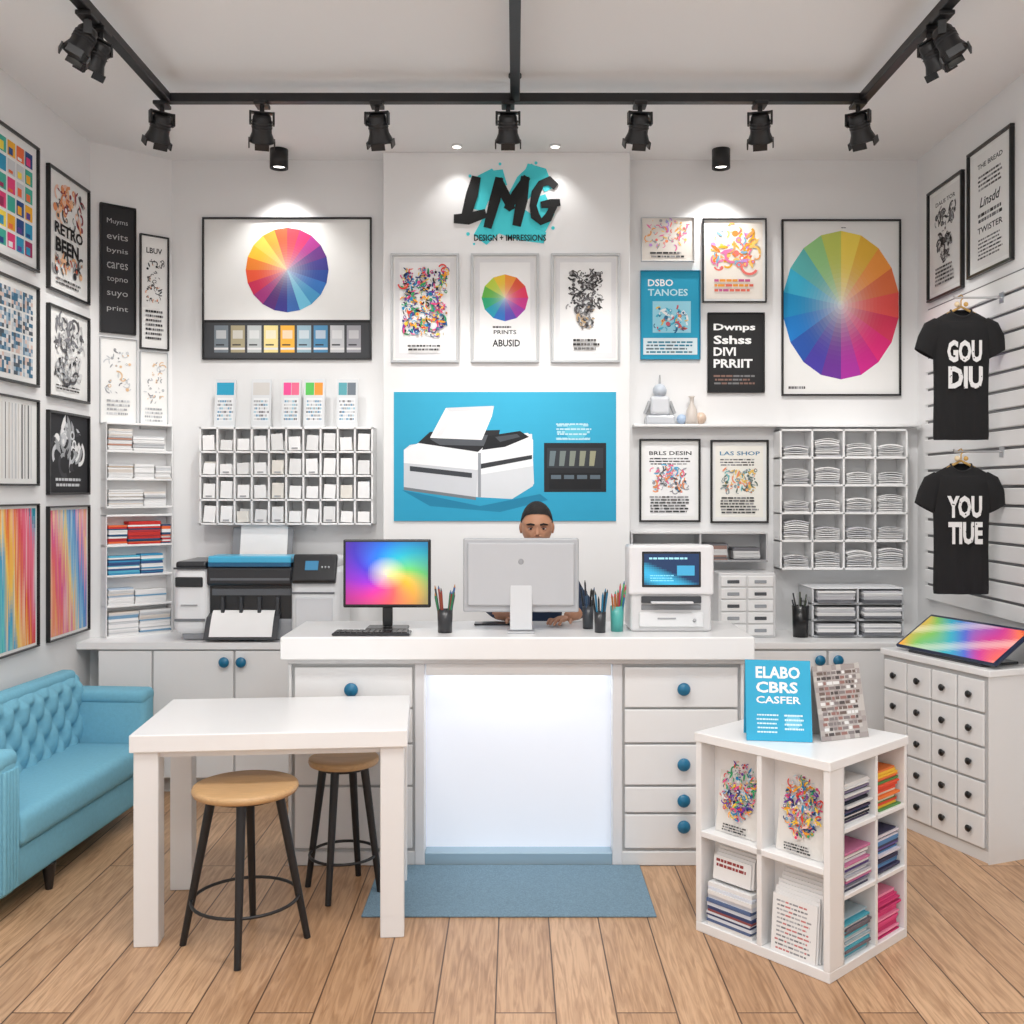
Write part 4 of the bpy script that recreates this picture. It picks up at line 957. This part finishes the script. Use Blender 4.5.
tshirt(Z(311,4.66), ('GOU', 'DIU')); tshirt(Z(465,4.66), ('YOU', 'TIUE'))

# ================================================================= TRACK LIGHTING
TZ_ = 3.40; TY = 4.6; TX = 1.6; t = .022
mb = MB(); tk = C(20,20,22)
mb.box(-TX-t, TX+t, TY-t, TY+t, TZ_-.02, TZ_+.02, tk, 'blackmetal', .003)
for xx in (-TX, 0, TX): mb.box(xx-t, xx+t, -.6, TY-t, TZ_-.02, TZ_+.02, tk, 'blackmetal', .003)
for xx, yy in ((0,TY-.06),(-TX,2.5),(TX,2.5),(0,2.5),(-TX,.2),(TX,.2),(0,.2)):
    mb.cyl((xx,yy,TZ_+.018), (xx,yy,CEIL), .008, .008, 8, tk, 'blackmetal'); mb.cyl((xx,yy,CEIL-.012), (xx,yy,CEIL), .03, .03, 16, tk, 'blackmetal')
mb.obj('ceiling_track')
def spot(x, y, yaw, tilt, power=20, size=75, s=1.0):
    mb = MB(T(x, y, TZ_-.02))
    mb.box(-.03,.03,-.04,.04,-.018,0,tk,'blackmetal',.003); mb.cyl((0,0,-.045),(0,0,-.015),.011,.011,10,tk,'blackmetal')
    MM = T(0,0,-.07,rz=yaw) @ Matrix.Rotation(math.radians(tilt), 4, 'X')
    mb.box(-.057*s,.057*s,-.013,.013,-.008,.0,tk,'blackmetal',.002,M=T(0,0,-.042,rz=yaw))
    for sg in (-1,1): mb.box(sg*.055*s-.005,sg*.055*s+.005,-.015,.015,-.06*s,-.0,tk,'blackmetal',.001,M=T(0,0,-.042,rz=yaw))
    mb.lathe([(.0001,.018),(.036*s,.018),(.044*s,.006),(.046*s,-.035*s),(.048*s,-.07*s),(.062*s,-.105*s),(.062*s,-.112*s),(.054*s,-.11*s),(.046*s,-.08*s),(.0001,-.075*s)], 24, tk, 'blackmetal', MM)
    for q in (-.012,-.026,-.04): mb.lathe([(.046*s,q*s),(.0495*s,q*s),(.0495*s,(q-.006)*s),(.046*s,(q-.006)*s)], 24, C(34,34,37), 'blackmetal', MM)
    mb.lathe([(.0001,-.0775*s),(.042*s,-.0775*s),(.042*s,-.0795*s),(.0001,-.0795*s)], 20, C(255,248,235), 'glow', MM)
    for a in range(4): 
        an = a*pi/2; mb.box(-.034*s,.034*s,-.003,.003,-.138*s,-.105*s,tk,'blackmetal',M=MM @ Matrix.Rotation(an,4,'Z') @ T(0,-.061*s,0))
    o = mb.obj('track_spotlight')
    if power:
        L = bpy.data.lights.new('lamp', 'SPOT'); L.energy = power; L.spot_size = math.radians(size); L.spot_blend = .9; L.shadow_soft_size = .045; L.color = (1,.98,.95)
        lo = bpy.data.objects.new('lamp', L); scene.collection.objects.link(lo)
        W = T(x, y, TZ_-.02) @ MM @ T(0,0,-.145*s)
        lo.matrix_world = W; lo.parent = o; lo.matrix_parent_inverse = Matrix.Translation(-o.location)
for px, yaw, tl in ((162,40,34),(262,15,36),(377,-8,34),(508,0,30),(640,8,34),(760,-15,36),(858,-40,34)):
    spot(X(px,TY), TY, yaw, tl, 40, 62, s=.95)
for sx in (-1, 1):
    spot(sx*TX, 3.86, sx*-70, 32, 20, 85, s=.85); spot(sx*TX, 3.74, sx*-115, 25, 20, 85, s=.85)
    spot(sx*TX, 2.2, sx*-70, 35, 0)
def downlight(x, y, power, r=.045, h=.075, name='ceiling_downlight', col=tk, size=100):
    mb = MB(T(x,y,CEIL)); mb.lathe([(.0001,0),(r,0),(r,-h),(r*.85,-h),(r*.8,-h*.8),(.0001,-h*.8)], 24, col, 'blackmetal'); mb.lathe([(.0001,-h*.82),(r*.75,-h*.82),(r*.75,-h*.86),(.0001,-h*.86)], 20, C(255,250,240), 'glow')
    o = mb.obj(name); L = bpy.data.lights.new('lamp','SPOT'); L.energy = power; L.spot_size = math.radians(size); L.spot_blend = .7; L.shadow_soft_size = .03; L.color = (1,.985,.96)
    lo = bpy.data.objects.new('lamp', L); scene.collection.objects.link(lo); lo.location = (x,y,CEIL-h-.005); lo.parent = o; lo.matrix_parent_inverse = Matrix.Translation(-o.location)
downlight(X(279,5.54), 5.54, 18, .05, .105, size=110); downlight(X(721,5.54), 5.54, 18, .05, .105, size=110)
downlight(X(457,5.49), 5.47, 5.5, .03, .012, 'recessed_downlight', WHITE); downlight(X(555,5.49), 5.47, 5.5, .03, .012, 'recessed_downlight', WHITE)
for i, (px_, py_) in enumerate(((-.8,2.6),(.8,2.6),(-.8,.6),(.8,.6))):  # added ceiling panels out of view, carrying fill lamps that brighten the room
    mb = MB(); mb.box(px_-.62, px_+.62, py_-.32, py_+.32, CEIL-.02, CEIL, C(235,235,235), 'paint', .003); o = mb.obj('added_fill_panel')
    L = bpy.data.lights.new('added_fill_lamp','AREA'); L.shape = 'RECTANGLE'; L.size = 1.15; L.size_y = .55; L.energy = 30; L.color = (1,.99,.975)
    lo = bpy.data.objects.new('added_fill_lamp', L); scene.collection.objects.link(lo); lo.location = (px_, py_, CEIL-.024); lo.parent = o; lo.matrix_parent_inverse = Matrix.Translation(-o.location)
L = bpy.data.lights.new('led_strip','AREA'); L.shape = 'RECTANGLE'; L.size = .7; L.size_y = .02; L.energy = .7; L.color = (.95,.98,1)
lo = bpy.data.objects.new('led_strip', L); scene.collection.objects.link(lo); lo.location = (.015, 4.29, .83); lo.rotation_euler = (math.radians(5), 0, 0)
lo.parent = bpy.data.objects['reception_counter']; lo.matrix_parent_inverse = Matrix.Translation(-bpy.data.objects['reception_counter'].location)

wd = bpy.data.worlds.new('World'); scene.world = wd; wd.use_nodes = True
wd.node_tree.nodes['Background'].inputs[0].default_value = (.95,.97,1,1); wd.node_tree.nodes['Background'].inputs[1].default_value = 1.25
scene.view_settings.view_transform = 'Standard'; scene.view_settings.look = 'None'; scene.view_settings.exposure = 0.1

cam = bpy.data.cameras.new('Camera'); co = bpy.data.objects.new('Camera', cam); scene.collection.objects.link(co)
co.location = (0, 0, EYE); co.rotation_euler = (pi/2, 0, 0); cam.sensor_width = 36; cam.lens = 36*F/1024
cam.shift_x = -3/1024; cam.shift_y = -22/1024; cam.clip_start = .05
scene.camera = co
